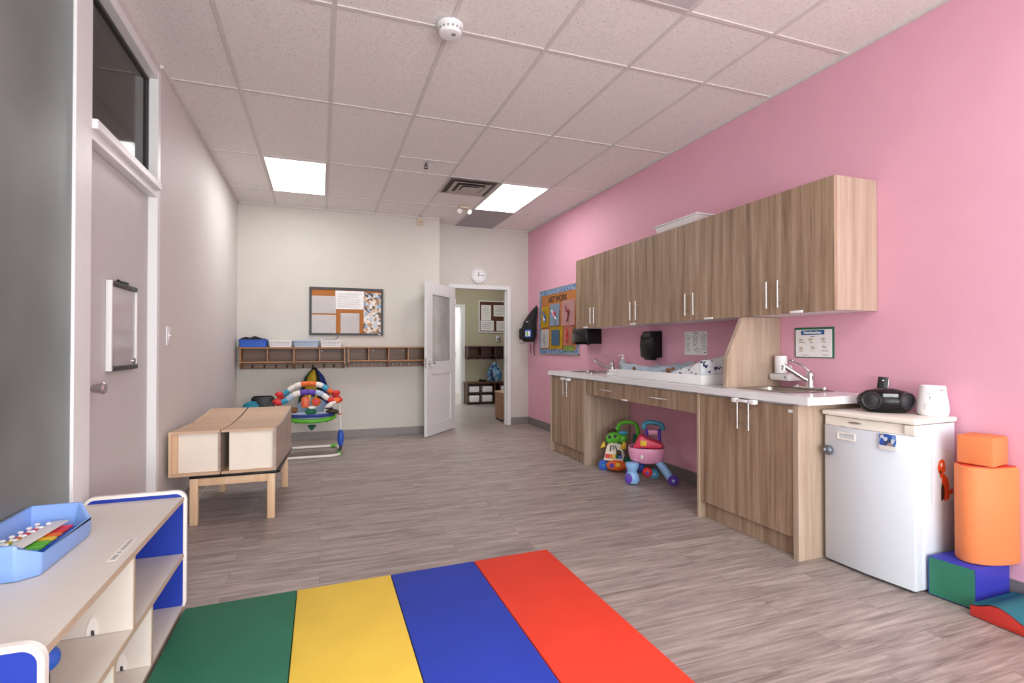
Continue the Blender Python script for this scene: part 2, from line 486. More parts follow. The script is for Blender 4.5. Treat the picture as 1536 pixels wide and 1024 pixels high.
def copytree(o, parent=None):
    c = o.copy(); COL.objects.link(c); c.parent = parent
    for ch in list(o.children): copytree(ch, c)
    return c

# ================================================================== THE ROOM
CZ = 3.05; XL = -.99; XR = 3.10; YB = 7.38; YD = 7.75; YH = 11.0; YR = -2.6
b = new(); box(b, -4.2, 5.2, YR-.3, 14.2, -.06, 0); struct('floor', b, 'floor')
b = new(); box(b, XL-.1, XR+.1, YR, YD+.1, CZ, CZ+.06); struct('ceiling', b, 'ceil')
b = new()
GX = [-.545, .065, .69, 1.295, 1.885, 2.49]; GY = [-1.93, -.7, .52, 1.74, 2.955, 4.155, 5.51, 6.70]
for x in GX: box(b, x-.012, x+.012, YR, YD, CZ-.006, CZ)
for y in GY: box(b, XL, XR, y-.012, y+.012, CZ-.0055, CZ)
box(b, .69, 1.295, 5.085, 5.11, CZ-.0055, CZ); box(b, 1.295, 1.885, 6.09, 6.11, CZ-.0055, CZ); box(b, 1.295, XR, 2.34, 2.364, CZ-.0055, CZ)
struct('trim_1', b, 'tbar')
b = new()
box(b, XL, XL+.02, 3.98, YB, CZ-.018, CZ); box(b, XR-.02, XR, YR, YD, CZ-.018, CZ); box(b, XL, 1.59, YB-.02, YB, CZ-.018, CZ); box(b, 1.59, XR, YD-.02, YD, CZ-.018, CZ)
struct('trim_2', b, 'tbar')

b = new(); box(b, XR, XR+.12, YR-.12, YD, 0, CZ); struct('wall_right', b, 'pink')
b = new(); box(b, XL-.12, 1.59, YB, YD+.12, 0, CZ); struct('wall_back', b, 'wall')
b = new()
box(b, 1.59, 1.86, YD, YD+.12, 0, CZ); box(b, 2.74, XR+.12, YD, YD+.12, 0, CZ); box(b, 1.86, 2.74, YD, YD+.12, 2.14, CZ)
struct('wall_back_door', b, 'wall')
b = new()
box(b, XL-.12, XL, 3.985, YB, 0, CZ); box(b, XL-.12, XL, YR, 3.985, 2.99, CZ); box(b, XL-.12, XL-.02, YR, 1.2, 0, 2.99)
struct('wall_left', b, 'wallgrey')
# rear wall with the big shopfront window the daylight comes through
b = new()
box(b, XL-.12, -.6, YR-.12, YR, 0, CZ); box(b, 2.8, XR+.12, YR-.12, YR, 0, CZ); box(b, -.6, 2.8, YR-.12, YR, 0, .35); box(b, -.6, 2.8, YR-.12, YR, 2.75, CZ)
struct('wall_rear', b, 'wall')
b = new()
for x in (-.6, .5, 1.65, 2.75): box(b, x, x+.05, YR-.09, YR-.03, .35, 2.75)
box(b, -.6, 2.8, YR-.09, YR-.03, .35, .4); box(b, -.6, 2.8, YR-.09, YR-.03, 2.7, 2.75)
struct('window_1', b, 'frame')
# baseboards
b = new(); box(b, XR-.008, XR, YR, YD, 0, .112, .002); struct('baseboard_right', b, 'based')
b = new(); box(b, XL, 1.59, YB-.008, YB, 0, .105, .002); struct('baseboard_back', b, 'base')
b = new(); box(b, 2.80, XR, YD-.008, YD, 0, .112, .002); struct('baseboard_door', b, 'base')
b = new(); box(b, XL, XL+.008, 3.985, YB, 0, .105, .002); struct('baseboard_left', b, 'base')

# left wall: steel frame with door, transom and frosted side light
b = new()
box(b, XL-.11, XL+.006, 2.73, 2.90, 0, 2.99, .003)
box(b, XL-.11, XL+.006, 3.925, 3.985, 0, 2.99, .003)
box(b, XL-.11, XL+.004, 1.2, 3.95, 2.93, 2.99, .003)
box(b, XL-.11, XL+.003, 2.88, 3.95, 2.17, 2.225, .003); box(b, XL-.03, XL+.028, 2.90, 3.93, 2.215, 2.262, .006)
box(b, XL-.11, XL+.002, 1.2, 1.28, 0, 2.95, .003)
box(b, XL-.09, XL-.04, 1.2, 2.75, 0, .06)
struct('trim_3', b, 'frame')
b = new(); box(b, XL-.016, XL-.006, 1.25, 2.735, .05, 2.94); struct('window_2', b, 'frost')
b = new(); box(b, XL-.065, XL-.058, 2.89, 3.93, 2.22, 2.94)
t = struct('window_3', b, 'transom')
b = new()
box(b, XL-.075, XL-.045, 2.90, 3.925, 2.225, 2.245); box(b, XL-.075, XL-.045, 2.90, 3.925, 2.91, 2.93); box(b, XL-.075, XL-.045, 3.905, 3.925, 2.225, 2.93); box(b, XL-.075, XL-.045, 2.90, 2.92, 2.225, 2.93)
obj('window_frame', b, 'dark', t)
b = new(); box(b, XL-.09, XL-.045, 2.905, 3.922, .008, 2.168, .002); d1 = struct('door_1', b, 'doorgrey')
b = new()
cyl(b, (XL-.045, 2.985, 1.02), (XL-.037, 2.985, 1.02), .032, n=24)
cyl(b, (XL-.037, 2.985, 1.02), (XL-.008, 2.985, 1.02), .012, n=16)
cyl(b, (XL-.012, 2.985, 1.02), (XL+.03, 2.985, 1.02), .02, .029, n=24)
cyl(b, (XL+.03, 2.985, 1.02), (XL+.037, 2.985, 1.02), .029, .022, n=24)
obj('handle', b, 'steel', d1, label='brushed metal door knob')
# room behind the glazing: walls coloured dark so it looks unlit
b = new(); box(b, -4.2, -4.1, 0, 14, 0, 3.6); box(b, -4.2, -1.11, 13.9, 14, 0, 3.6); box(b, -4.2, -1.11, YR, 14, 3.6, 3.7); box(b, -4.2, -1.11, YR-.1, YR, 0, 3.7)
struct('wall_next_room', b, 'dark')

# back door frame and open door leaf
b = new()
for x0, x1 in ((1.80, 1.862), (2.738, 2.80)): box(b, x0, x1, YD-.022, YD+.13, 0, 2.165, .004)
box(b, 1.862, 2.738, YD-.022, YD+.13, 2.105, 2.165, .004)
box(b, 1.862, 1.876, YD+.03, YD+.1, 0, 2.105); box(b, 2.724, 2.738, YD+.03, YD+.1, 0, 2.105)
t = struct('trim_4', b, 'white')
b = new(); box(b, 2.722, 2.7245, YD+.02, YD+.05, .94, 1.06); obj('strike_plate', b, 'steel', t)
hx, hy, fx, fy = 1.885, YD-.03, 1.325, 7.02
L = math.hypot(fx-hx, fy-hy); ang = math.atan2(fy-hy, fx-hx)
root = thing('door_2', None, None, (hx, hy, 0), ang); root['kind'] = 'structure'
# local: x from hinge to free edge, y across thickness, z up
b = new(); st = .145; T = .04
box(b, 0, st, -T/2, T/2, .008, 2.10); box(b, L-st, L, -T/2, T/2, .008, 2.10)
box(b, st, L-st, -T/2, T/2, .008, .17); box(b, st, L-st, -T/2, T/2, .84, 1.0); box(b, st, L-st, -T/2, T/2, 1.955, 2.10)
box(b, st, L-st, -T/2+.012, T/2-.012, .17, .84)
obj('door_leaf', b, 'white', root, smooth=False, local=True)
b = new(); box(b, st, L-st, -.006, .006, 1.0, 1.955); obj('pane', b, 'doorglass', root, local=True)
b = new()
for s in (-1, 1):
    for x0, x1, z0, z1 in ((st, st+.016, 1.0, 1.955), (L-st-.016, L-st, 1.0, 1.955), (st+.016, L-st-.016, 1.0, 1.016), (st+.016, L-st-.016, 1.939, 1.955)):
        box(b, x0, x1, s*.007, s*.017, z0, z1)
obj('glazing_bead', b, 'white', root, local=True)
b = new()
for s in (-1, 1):
    cyl(b, (L-.065, s*.02, 1.0), (L-.065, s*.03, 1.0), .027, n=20)
    cyl(b, (L-.065, s*.03, 1.0), (L-.065, s*.062, 1.0), .011, n=14)
    tube(b, smoothpath([(L-.065, s*.06, 1.0), (L-.1, s*.062, 1.0), (L-.17, s*.058, .997)], 4), .011, 10)
box(b, L-.0005, L+.001, -.012, .012, .93, 1.07)
obj('handle', b, 'steel', root, local=True, label='brushed metal lever handle')
b = new()
for z in (.25, 1.05, 1.85): cyl(b, (-.004, .024, z), (-.004, .024, z+.09), .008, n=10)
obj('hinge', b, 'steel', root, local=True)

# ---------------------------------------------------------------- hallway beyond the door
b = new(); box(b, 2.86, 4.6, YH, YH+.12, 0, CZ); box(b, 1.4, 1.75, YH, YH+.12, 0, CZ); box(b, 1.75, 2.86, YH, YH+.12, 2.09, CZ)
struct('wall_hall_back', b, 'olive')
b = new(); box(b, 4.5, 4.6, YD+.12, YH, 0, CZ); struct('wall_hall_right', b, 'olive')
b = new(); box(b, 1.3, 1.4, YD+.12, YH, 0, CZ); struct('wall_hall_left', b, 'olive')
b = new(); box(b, 1.3, 4.6, YD, 14, CZ+.07, CZ+.12); struct('ceiling_hall', b, 'white')
b = new(); box(b, 2.84, 2.925, YH-.02, YH+.13, 0, 2.13, .003); box(b, 1.75, 2.84, YH-.02, YH+.13, 2.075, 2.13, .003); struct('trim_5', b, 'frame')
b = new(); box(b, 1.3, 4.6, 13.3, 13.4, 0, CZ); struct('wall_far_room', b, 'white')
b = new(); box(b, 1.3, 4.6, 13.285, 13.3, 0, .12); struct('baseboard_far', b, 'frame')
b = new(); box(b, 4.5, 4.6, YH+.12, 13.3, 0, CZ); box(b, 1.3, 1.4, YH+.12, 13.3, 0, CZ); struct('wall_far_side', b, 'white')

# hall notice board with papers
t = thing('notice_board', 'dark brown notice board in the hallway above the cubbies', 'notice board', (3.7, YH, 1.88))
b = new(); box(b, 3.25, 4.2, YH-.012, YH-.002, 1.555, 2.205); obj('board_panel', b, 'corkd', t)
b = new()
for x0, x1, z0, z1 in ((3.23, 3.255, 1.53, 2.23), (4.195, 4.22, 1.53, 2.23), (3.255, 4.195, 2.205, 2.23), (3.255, 4.195, 1.53, 1.555)): box(b, x0, x1, YH-.022, YH-.002, z0, z1)
obj('frame', b, 'frame', t)
for (x0, x1, z0, z1), lab in zip(((3.29, 3.515, 1.80, 2.135), (3.575, 3.85, 1.89, 2.14), (3.275, 3.58, 1.575, 1.795), (3.64, 3.87, 1.575, 1.79)),
      ('upright white sheet at the top of the hallway notice board', 'white sheet at the top of the hallway board, half cut off by the door frame',
       'wide white sheet at the bottom of the hallway notice board', 'white sheet at the bottom of the hallway board beside the door frame')):
    t = thing('notice_sheet', lab, 'paper', ((x0+x1)/2, YH-.013, z0), 0, 'sheets on the hallway notice board')
    b = new(); box(b, x0, x1, YH-.0145, YH-.0125, z0, z1); obj('sheet', b, 'paper', t)
    b = new()
    for k in range(7):
        z = z1-.04-k*(z1-z0-.06)/7; box(b, x0+.03, x1-.03-random.random()*.05, YH-.0155, YH-.0146, z-.004, z+.002)
    obj('text_lines', b, 'inkg', t)
t = thing('light_switch', 'metal switch plate on the hallway wall under the notice board', 'light switch', (3.69, YH, 1.33))
b = new(); box(b, 3.63, 3.745, YH-.01, YH-.001, 1.325, 1.455, .003); obj('plate', b, 'steel', t)
b = new(); box(b, 3.655, 3.675, YH-.018, YH-.01, 1.36, 1.42, .002); box(b, 3.70, 3.72, YH-.018, YH-.01, 1.36, 1.42, .002); obj('toggle', b, 'dark', t)

def cubby_shelf(root, x0, x1, y0, y1, z0, z1, zs, n, wood, back, hooks, hookmat, face='oak'):
    """wall shelf of n open boxes over a hook rail"""
    b = new(); box(b, x0-.012, x1+.012, y0-.008, y1, z1-.02, z1, .003); obj('top_board', b, wood, root)
    b = new(); box(b, x0+.016, x1-.016, y0, y1, zs, zs+.016, .002); obj('shelf_board', b, wood, root)
    b = new(); box(b, x0, x1, y1-.012, y1, z0+.01, z1-.02); obj('back_panel', b, back, root)
    for i in range(n+1):
        x = x0+.008+(x1-x0-.016)*i/n
        b = new()
        if i in (0, n, n//2): prism(b, [(y0, z1-.02), (y0, zs-.015), (y0+(y1-y0)*.55, z0), (y1-.012, z0), (y1-.012, z1-.02)], 'x', x-.008, x+.008)
        else: box(b, x-.007, x+.007, y0, y1-.012, zs+.016, z1-.02)
        obj('divider', b, wood, root)
    b = new(); box(b, x0+.016, x1-.016, y1-.03, y1-.012, z0, zs-.01); obj('hook_rail', b, back, root)
    for hx in hooks:
        b = new()
        yy = y1-.03
        tube(b, smoothpath([(hx, yy, z0+.05), (hx, yy-.02, z0+.035), (hx, yy-.045, z0+.018), (hx, yy-.055, z0+.04)], 4), .006, 8)
        ball(b, (hx, yy-.056, z0+.044), .009, 10)
        tube(b, [(hx, yy, z0+.03), (hx, yy-.025, z0+.012), (hx, yy-.03, z0+.02)], .005, 8)
        obj('hook', b, hookmat, root)

t = thing('cubby_shelf', 'dark brown hallway wall shelf of open cubbies seen through the doorway', 'shelf', (3.5, YH, .95))
cubby_shelf(t, 2.93, 4.15, 10.76, YH-.002, .95, 1.235, 1.02, 4, 'walnutd', 'walnutd', [3.0, 3.2, 3.35, 3.5, 3.7, 3.9], 'hook_dark')
# hallway bench with bins
t = thing('cubby_bench', 'low dark brown cubby bench on the hallway floor with pale bins in it', 'bench', (3.5, 10.85, 0))
b = new(); box(b, 2.88, 4.1, 10.68, YH-.003, .44, .468, .004); obj('seat_board', b, 'walnutd', t)
for x in (2.90, 3.31, 3.50, 3.62, 3.88, 4.06):
    if x == 3.31 or x == 3.88: continue
    b = new(); box(b, x, x+.022, 10.70, YH-.005, 0, .44); obj('upright', b, 'walnutd', t)
for z in (.03, .235):
    b = new(); box(b, 2.922, 4.06, 10.71, YH-.005, z, z+.02); obj('shelf_board', b, 'walnutd', t)
b = new(); box(b, 2.92, 4.06, YH-.02, YH-.006, .05, .44); obj('back_panel', b, 'walnutd', t)
for (x, z), lab in zip(((2.95, .255), (3.24, .255), (2.95, .05), (3.24, .05), (3.65, .255)),
       ('pale bin in the upper row of the hallway bench nearest its end', 'pale bin in the upper row of the hallway bench beside the middle upright',
        'pale bin in the lower row of the hallway bench nearest its end', 'pale bin in the lower row of the hallway bench beside the middle upright',
        'pale bin in the hallway bench partly hidden by the door frame')):
    b = new(); h = .14 if z < .2 else .125
    vs = box(b, x, x+.22, 10.715, 10.95, z, z+h, .01)
    for v in b.verts:
        if v.co.z > z+h-.004 and x+.015 < v.co.x < x+.205: v.co.z -= .006
    single('storage_bin', b, 'skyblue' if False else 'paper', lab, 'bin', (x+.11, 10.83, z), 'pale bins in the hallway bench')
# hanging bag in hall, black shoes, box by the door
def hangbag(name, label, c, r, z0, z1, m, strap='blackm', cat='bag'):
    t = thing(name, label, cat, (c[0], c[1], z0))
    b = new()
    H = z1-z0
    vs = lathe(b, [(0, 0), (r*.55, .0), (r*.9, .08*H), (r, .25*H), (r*.95, .45*H), (r*.72, .68*H), (r*.4, .86*H), (r*.12, .98*H), (0, H)], (c[0], c[1], z0), 24, 1, .5)
    for v in b.verts:
        a = math.atan2(v.co.y-c[1], v.co.x-c[0]); v.co.x += .012*sin(5*a)*(1-(v.co.z-z0)/H)
    obj('bag_body', b, m, t)
    return t
t = hangbag('drawstring_bag', 'blue patterned bag hanging from the hallway hooks', (3.50, 10.70, 0), .17, .475, .90, 'bluecloth')
b = new(); tube(b, smoothpath([(3.46, 10.72, .86), (3.49, 10.72, .95), (3.5, 10.915, .985)], 5), .008, 8); tube(b, smoothpath([(3.55, 10.70, .84), (3.52, 10.71, .94), (3.5, 10.915, .985)], 5), .008, 8); obj('strap', b, 'blackm', t)
b = new(); tube(b, smoothpath([(3.46, 10.61, .50), (3.40, 10.60, .66), (3.45, 10.63, .82)], 6), .018, 8, flat=.5); obj('side_panel', b, 'blackm', t)
b = new()
ball(b, (3.27, 10.76, .495), (.075, .045, .028), 16); ball(b, (3.21, 10.76, .50), (.045, .04, .032), 14)
single('shoe', b, 'blackm', 'black shoe lying on the hallway bench beside the hanging bag', 'shoe', (3.25, 10.76, .47))
t = thing('storage_box', 'light brown wooden box on the floor just through the doorway', 'box', (3.0, 8.25, 0))
b = new(); box(b, 2.775, 3.25, 8.08, 8.10, .05, .46); box(b, 2.775, 3.25, 8.42, 8.44, .05, .46); box(b, 2.775, 2.795, 8.10, 8.42, .05, .46); box(b, 3.23, 3.25, 8.10, 8.42, .05, .46); box(b, 2.775, 3.25, 8.08, 8.44, .03, .05)
obj('box_body', b, 'oak', t)
b = new(); box(b, 2.765, 3.26, 8.07, 8.45, .46, .478, .004); obj('lid', b, 'birchtop', t)
for x, y in ((2.80, 8.11), (3.22, 8.11), (2.80, 8.41), (3.22, 8.41)):
    b = new(); cyl(b, (x, y, 0), (x, y, .03), .018, n=12); obj('foot', b, 'black', t)

# ---------------------------------------------------------------- ceiling fittings
def troffer(x0, x1, y0, y1, label, lit=True):
    t = thing('ceiling_light', label, 'ceiling light', ((x0+x1)/2, (y0+y1)/2, CZ-.01), 0)
    b = new()
    for a, c, d, e in ((x0, x0+.012, y0, y1), (x1-.012, x1, y0, y1), (x0+.012, x1-.012, y0, y0+.012), (x0+.012, x1-.012, y1-.012, y1)): box(b, a, c, d, e, CZ-.012, CZ-.001)
    obj('frame', b, 'tbar', t)
    b = new(); box(b, x0+.012, x1-.012, y0+.012, y1-.012, CZ-.009, CZ-.002); obj('lens', b, 'lit' if lit else 'unlit', t)
    return t
troffer(-.53, .05, 5.522, 6.69, 'lit rectangular ceiling light over the cork board side')
troffer(1.90, 2.475, 5.522, 6.69, 'lit rectangular ceiling light beside the air vent')
troffer(1.31, 1.872, 1.752, 2.338, 'unlit ceiling light panel cut off by the top edge of the photo', False)
b = new(); box(b, 1.90, 2.475, 6.715, 7.74, CZ-.004, CZ-.001); single('ceiling_tile', b, 'greytile', 'plain grey ceiling panel between the lit light and the door wall', 'ceiling tile', (2.19, 7.2, CZ))
# air vent: nested square cones
t = thing('air_vent', 'square ceiling air vent with dark slots', 'vent', (1.59, 5.82, CZ))
cx, cy = 1.59, 5.815
b = new(); box(b, cx-.285, cx+.285, cy-.275, cy+.275, CZ-.004, CZ-.001); obj('backing', b, 'ventdark', t)  # flat dark sheet behind the louvres
b = new()
for h, dz, w in ((.285, .006, .02), (.215, .016, .05), (.14, .024, .045)):
    o = [(cx-h, cy-h), (cx+h, cy-h), (cx+h, cy+h), (cx-h, cy+h)]; i = [(cx-h+w, cy-h+w), (cx+h-w, cy-h+w), (cx+h-w, cy+h-w), (cx-h+w, cy+h-w)]
    A = [b.verts.new((x, y, CZ-.006-dz)) for x, y in o]; B = [b.verts.new((x, y, CZ-.004-dz*.5)) for x, y in i]; A2 = [b.verts.new((x, y, CZ-.004-dz)) for x, y in o]
    for k in range(4):
        b.faces.new((A[k], A[(k+1) % 4], B[(k+1) % 4], B[k])); b.faces.new((A2[k], A2[(k+1) % 4], A[(k+1) % 4], A[k])); b.faces.new((A2[k], B[k], B[(k+1) % 4], A2[(k+1) % 4]))
obj('louvre', b, 'ventm', t, smooth=False)
b = new(); box(b, cx-.09, cx+.09, cy-.09, cy+.09, CZ-.036, CZ-.03); obj('centre_plate', b, 'ventm', t)
b = new(); cyl(b, (cx, cy, CZ-.03), (cx, cy, CZ-.004), .01); obj('stem', b, 'ventdark', t)
# smoke detector
t = thing('smoke_detector', 'round white smoke detector on the ceiling', 'smoke detector', (.685, 2.905, CZ))
b = new(); lathe(b, [(.074, -.001), (.074, -.016), (.07, -.022)], (.685, 2.905, CZ-.005), 40); obj('base', b, 'plasticw', t)
b = new(); lathe(b, [(.066, -.022), (.066, -.045), (.058, -.058), (.03, -.064), (0, -.064)], (.685, 2.905, CZ-.005), 40); obj('cover', b, 'plasticw', t)
b = new()
for k in range(16):
    a = 2*pi*k/16; box(b, -.006, .006, .064, .0675, -.042, -.03, mx=Matrix.Translation((.685, 2.905, CZ-.005)) @ Matrix.Rotation(a, 4, 'Z'))
obj('slots', b, 'inkg', t)
b = new(); prism(b, circ(.70, 2.885, .014), 'z', CZ-.0705, CZ-.069); obj('test_button', b, 'inkg', t)
# sprinkler
t = thing('ceiling_sprinkler', 'small metal sprinkler head hanging from the ceiling', 'sprinkler', (.98, 5.19, CZ))
b = new(); lathe(b, [(.032, 0), (.032, -.004), (.012, -.008)], (.98, 5.19, CZ-.0005), 20); obj('escutcheon', b, 'steel', t)
b = new(); cyl(b, (.98, 5.19, CZ-.006), (.98, 5.19, CZ-.03), .009); cyl(b, (.965, 5.19, CZ-.03), (.965, 5.19, CZ-.055), .003); cyl(b, (.995, 5.19, CZ-.03), (.995, 5.19, CZ-.055), .003); cyl(b, (.98, 5.19, CZ-.055), (.98, 5.19, CZ-.058), .02, n=14); cyl(b, (.96, 5.19, CZ-.03), (1.0, 5.19, CZ-.03), .005)
obj('head', b, 'dark', t)
# emergency lamp with two heads
t = thing('ceiling_lamp', 'beige twin-head emergency lamp on the ceiling', 'emergency light', (1.74, 6.62, CZ))
b = new(); box(b, 1.68, 1.80, 6.58, 6.66, CZ-.035, CZ-.007, .006); obj('base', b, 'beige', t)
for s in (-1, 1):
    x = 1.74+s*.05
    b = new(); cyl(b, (x, 6.62, CZ-.035), (x, 6.61, CZ-.05), .008, n=10); cyl(b, (x, 6.63, CZ-.05), (x+s*.015, 6.56, CZ-.085), .022, .034, n=20); obj('lamp_head', b, 'beige', t)
    b = new(); cyl(b, (x+s*.015, 6.56, CZ-.085), (x+s*.017, 6.553, CZ-.0885), .03, n=20); obj('lens', b, 'plasticw', t)
# motion sensor
t = thing('wall_mounted_sensor', 'small beige sensor box high on the back wall under the ceiling', 'sensor', (1.305, YB, 2.94))
b = new(); box(b, 1.265, 1.345, YB-.045, YB-.001, 2.93, 3.03, .008); obj('housing', b, 'beige', t)
b = new(); prism(b, [(YB-.045, 2.94), (YB-.055, 2.95), (YB-.055, 2.972), (YB-.045, 2.985)], 'x', 1.28, 1.33); obj('lens', b, 'edgetan', t)

# ---------------------------------------------------------------- left wall: whiteboard, marker, switch
xw = XL-.045
t = thing('whiteboard', 'small whiteboard with grey end rails hung on the grey door', 'whiteboard', (xw, 3.43, 1.09))
b = new(); box(b, xw+.001, xw+.012, 3.24, 3.645, 1.115, 1.54); obj('writing_surface', b, 'wbface', t)
b = new(); box(b, xw+.001, xw+.028, 3.228, 3.246, 1.09, 1.56, .003); box(b, xw+.001, xw+.022, 3.64, 3.655, 1.09, 1.56, .003); obj('side_rail', b, 'white', t)
b = new(); box(b, xw+.001, xw+.026, 3.246, 3.64, 1.535, 1.56, .003); box(b, xw+.001, xw+.03, 3.246, 3.64, 1.09, 1.115, .003); obj('end_rail', b, 'dark', t)
b = new()
for y in (3.27, 3.62): cyl(b, (xw+.012, y, 1.135), (xw+.02, y, 1.135), .016, n=16)
obj('corner_clip', b, 'steel', t)
t = thing('marker_pen', 'black marker pen lying on top of the whiteboard', 'marker', (xw+.015, 3.43, 1.56))
b = new(); cyl(b, (xw+.014, 3.36, 1.569), (xw+.014, 3.45, 1.569), .008, n=12); obj('barrel', b, 'black', t)
b = new(); cyl(b, (xw+.014, 3.45, 1.569), (xw+.014, 3.50, 1.569), .0095, n=12); obj('cap', b, 'dark', t)
t = thing('light_switch', 'white light switch on the grey wall beside the door frame', 'light switch', (XL, 4.2, 1.29))
b = new(); box(b, XL+.001, XL+.008, 4.15, 4.245, 1.225, 1.355, .003); obj('plate', b, 'plasticw', t)
b = new(); box(b, XL+.008, XL+.012, 4.18, 4.215, 1.265, 1.315, .002); box(b, XL+.01, XL+.022, 4.19, 4.205, 1.288, 1.30, .002); obj('toggle', b, 'plasticw', t)

# ---------------------------------------------------------------- back wall: cork board, shelves, baskets
t = thing('cork_board', 'cork board in a dark grey frame on the cream back wall', 'notice board', (.33, YB, 1.37))
b = new(); box(b, -.12, .78, YB-.014, YB-.002, 1.392, 1.985); obj('cork_panel', b, 'cork', t)
b = new()
for x0, x1, z0, z1 in ((-.143, -.112, 1.37, 2.007), (.772, .803, 1.37, 2.007), (-.112, .772, 1.976, 2.007), (-.112, .772, 1.37, 1.398)): box(b, x0, x1, YB-.026, YB-.002, z0, z1)
obj('frame', b, 'dark', t, smooth=False)
b = new(); box(b, .735, .768, YB-.0275, YB-.026, 1.38, 1.387); obj('frame_mark', b, 'paper', t)
PX = lambda u: -.143+.946*(u-88)/1036; PZ = lambda v: 2.007-.637*(v-97)/688
def sheet(px, pz, name, m, label, group=None, crease=True, cat='paper'):
    x0, x1 = PX(px[0]), PX(px[1]); z1, z0 = PZ(pz[0]), PZ(pz[1])
    b = new(); n = 10
    if not crease: box(b, x0, x1, YB-.019, YB-.0175, z0, z1); n = 0
    G = [[b.verts.new((x0+(x1-x0)*i/max(n, 1), YB-.0180-(.003*abs(sin(i*1.9+j*1.3))*(0 < j < n) if crease else 0), z0+(z1-z0)*j/max(n, 1))) for i in range(n+1)] for j in range(n+1)] if n else []
    for j in range(n):
        for i in range(n): b.faces.new((G[j][i], G[j][i+1], G[j+1][i+1], G[j+1][i]))
    if n: bmesh.ops.solidify(b, geom=b.faces[:], thickness=.001)
    return single(name, b, m, label, cat, ((x0+x1)/2, YB-.016, (z0+z1)/2), group)
sheet((118, 452), (222, 472), 'plastic_sleeve', 'paperw', 'crumpled clear sleeve with white paper, upper one on the cork board', 'plastic sleeves on the cork board')
sheet((118, 452), (492, 752), 'plastic_sleeve', 'paperw', 'crumpled clear sleeve with white paper, lower corner of the cork board', 'plastic sleeves on the cork board')
sheet((515, 782), (462, 752), 'plastic_sleeve', 'paperw', 'upright clear sleeve with white paper at the bottom middle of the cork board', 'plastic sleeves on the cork board')
o = sheet((442, 845), (140, 405), 'printed_sheet', 'paper', 'large white sheet of faint print at the top middle of the cork board', None, False)
b = new()
for k in range(14):
    z = PZ(175+k*16); box(b, PX(470), PX(815-random.randint(0, 60)), YB-.0198, YB-.0191, z-.002, z+.001)
obj('text_lines', b, 'inkg', o)
o = sheet((842, 1092), (155, 752), 'photo_collage', 'photo', 'tall collage of photographs at the side of the cork board', None, False, 'photo collage')

t1 = thing('cubby_shelf', 'brown wall shelf of four cubbies in the corner with baskets on top', 'shelf', (-.31, YB, .94))
HK1 = [-.785, -.665, -.55, -.438, -.27, -.17, -.05, .058, .165, .25][:0]
YY0, YY1 = 7.17, YB-.002
def px2x(p): return -.93+(p-363)*(.30+.93)/(519-363)
cubby_shelf(t1, -.935, .30, YY0, YY1, .935, 1.213, 1.018, 4, 'oak', 'walnut', [px2x(p) for p in (379, 396.3, 413.4, 430, 454.4, 469, 486.4, 502)], 'hook_dark')
t2 = thing('cubby_shelf', 'brown wall shelf of four empty cubbies running behind the open door', 'shelf', (.95, YB, .94))
cubby_shelf(t2, .33, 1.385, YY0, YY1, .945, 1.218, 1.025, 4, 'oak', 'walnut', [px2x(p)+.02 for p in (530.5, 545.7, 560, 574.8, 595.5, 609, 622.6)], 'hook_light')
for t, z0 in ((t1, 1.135), (t2, 1.14)):
    b = new()
    for x in ((.015,) if t is t1 else (.67, 1.08)): cyl(b, (x, YY1-.012, z0+.03), (x, YY1-.016, z0+.03), .008, n=10)
    obj('screw_cap', b, 'plasticw', t)

def basket(x0, x1, y0, y1, z, h, m, label, group, holes=True):
    t = thing('storage_basket', label, 'basket', ((x0+x1)/2, (y0+y1)/2, z), 0, group)
    b = new(); w = .006; e = .012
    # tapered open tray
    o0 = rrect(x0+e, x1-e, y0+e, y1-e, .02); o1 = rrect(x0, x1, y0, y1, .025); i1 = rrect(x0+w, x1-w, y0+w, y1-w, .02); i0 = rrect(x0+e+w, x1-e-w, y0+e+w, y1-e-w, .018)
    R = [[b.verts.new((p[0], p[1], zz)) for p in q] for q, zz in ((o0, z+.001), (o1, z+h), (i1, z+h), (i0, z+.006))]
    n = len(o0)
    for A, B in zip(R, R[1:]):
        for k in range(n): b.faces.new((A[k], A[(k+1) % n], B[(k+1) % n], B[k]))
    b.faces.new(R[0][::-1]); b.faces.new(R[-1])
    obj('basket_body', b, m, t)
    b = new(); tube(b, [(p[0], p[1], z+h) for p in rrect(x0-.003, x1+.003, y0-.003, y1+.003, .026)], .006, 8, True); obj('rim', b, m, t)
    if holes:
        b = new()
        for r in range(3):
            zz = z+.018+r*(h-.03)/3
            k = int((x1-x0-.05)/.022)
            for i in range(k):
                xx = x0+.03+i*.022; yo = y0+e*(1-(zz-z)/h)-.0015
                box(b, xx, xx+.012, yo, yo+.002, zz, zz+(h-.03)/3-.008)
        obj('slots', b, 'inkg', t)
    return t
G = 'baskets on top of the corner cubby shelf'
basket(-.945, -.625, 7.16, 7.36, 1.2135, .088, 'toyblue', 'bright blue basket holding dark things at the end of the corner shelf', G, False)
b = new(); tube(b, smoothpath([(-.93, 7.2, 1.30), (-.87, 7.22, 1.325), (-.82, 7.2, 1.315), (-.77, 7.24, 1.335), (-.70, 7.22, 1.31), (-.65, 7.24, 1.305)], 5), .016, 8); ball(b, (-.78, 7.25, 1.318), (.05, .04, .022), 14)
ball(b, (-.79, 7.26, 1.285), (.10, .06, .03), 14)
single('black_strap', b, 'blackm', 'black strap bundle lying in the bright blue basket', 'strap', (-.78, 7.25, 1.26))
basket(-.612, -.338, 7.17, 7.35, 1.2135, .078, 'paper', 'white slotted basket next to the bright blue basket', G)
basket(-.325, -.022, 7.17, 7.35, 1.2135, .082, 'skyblue', 'pale blue basket between two white baskets', G)
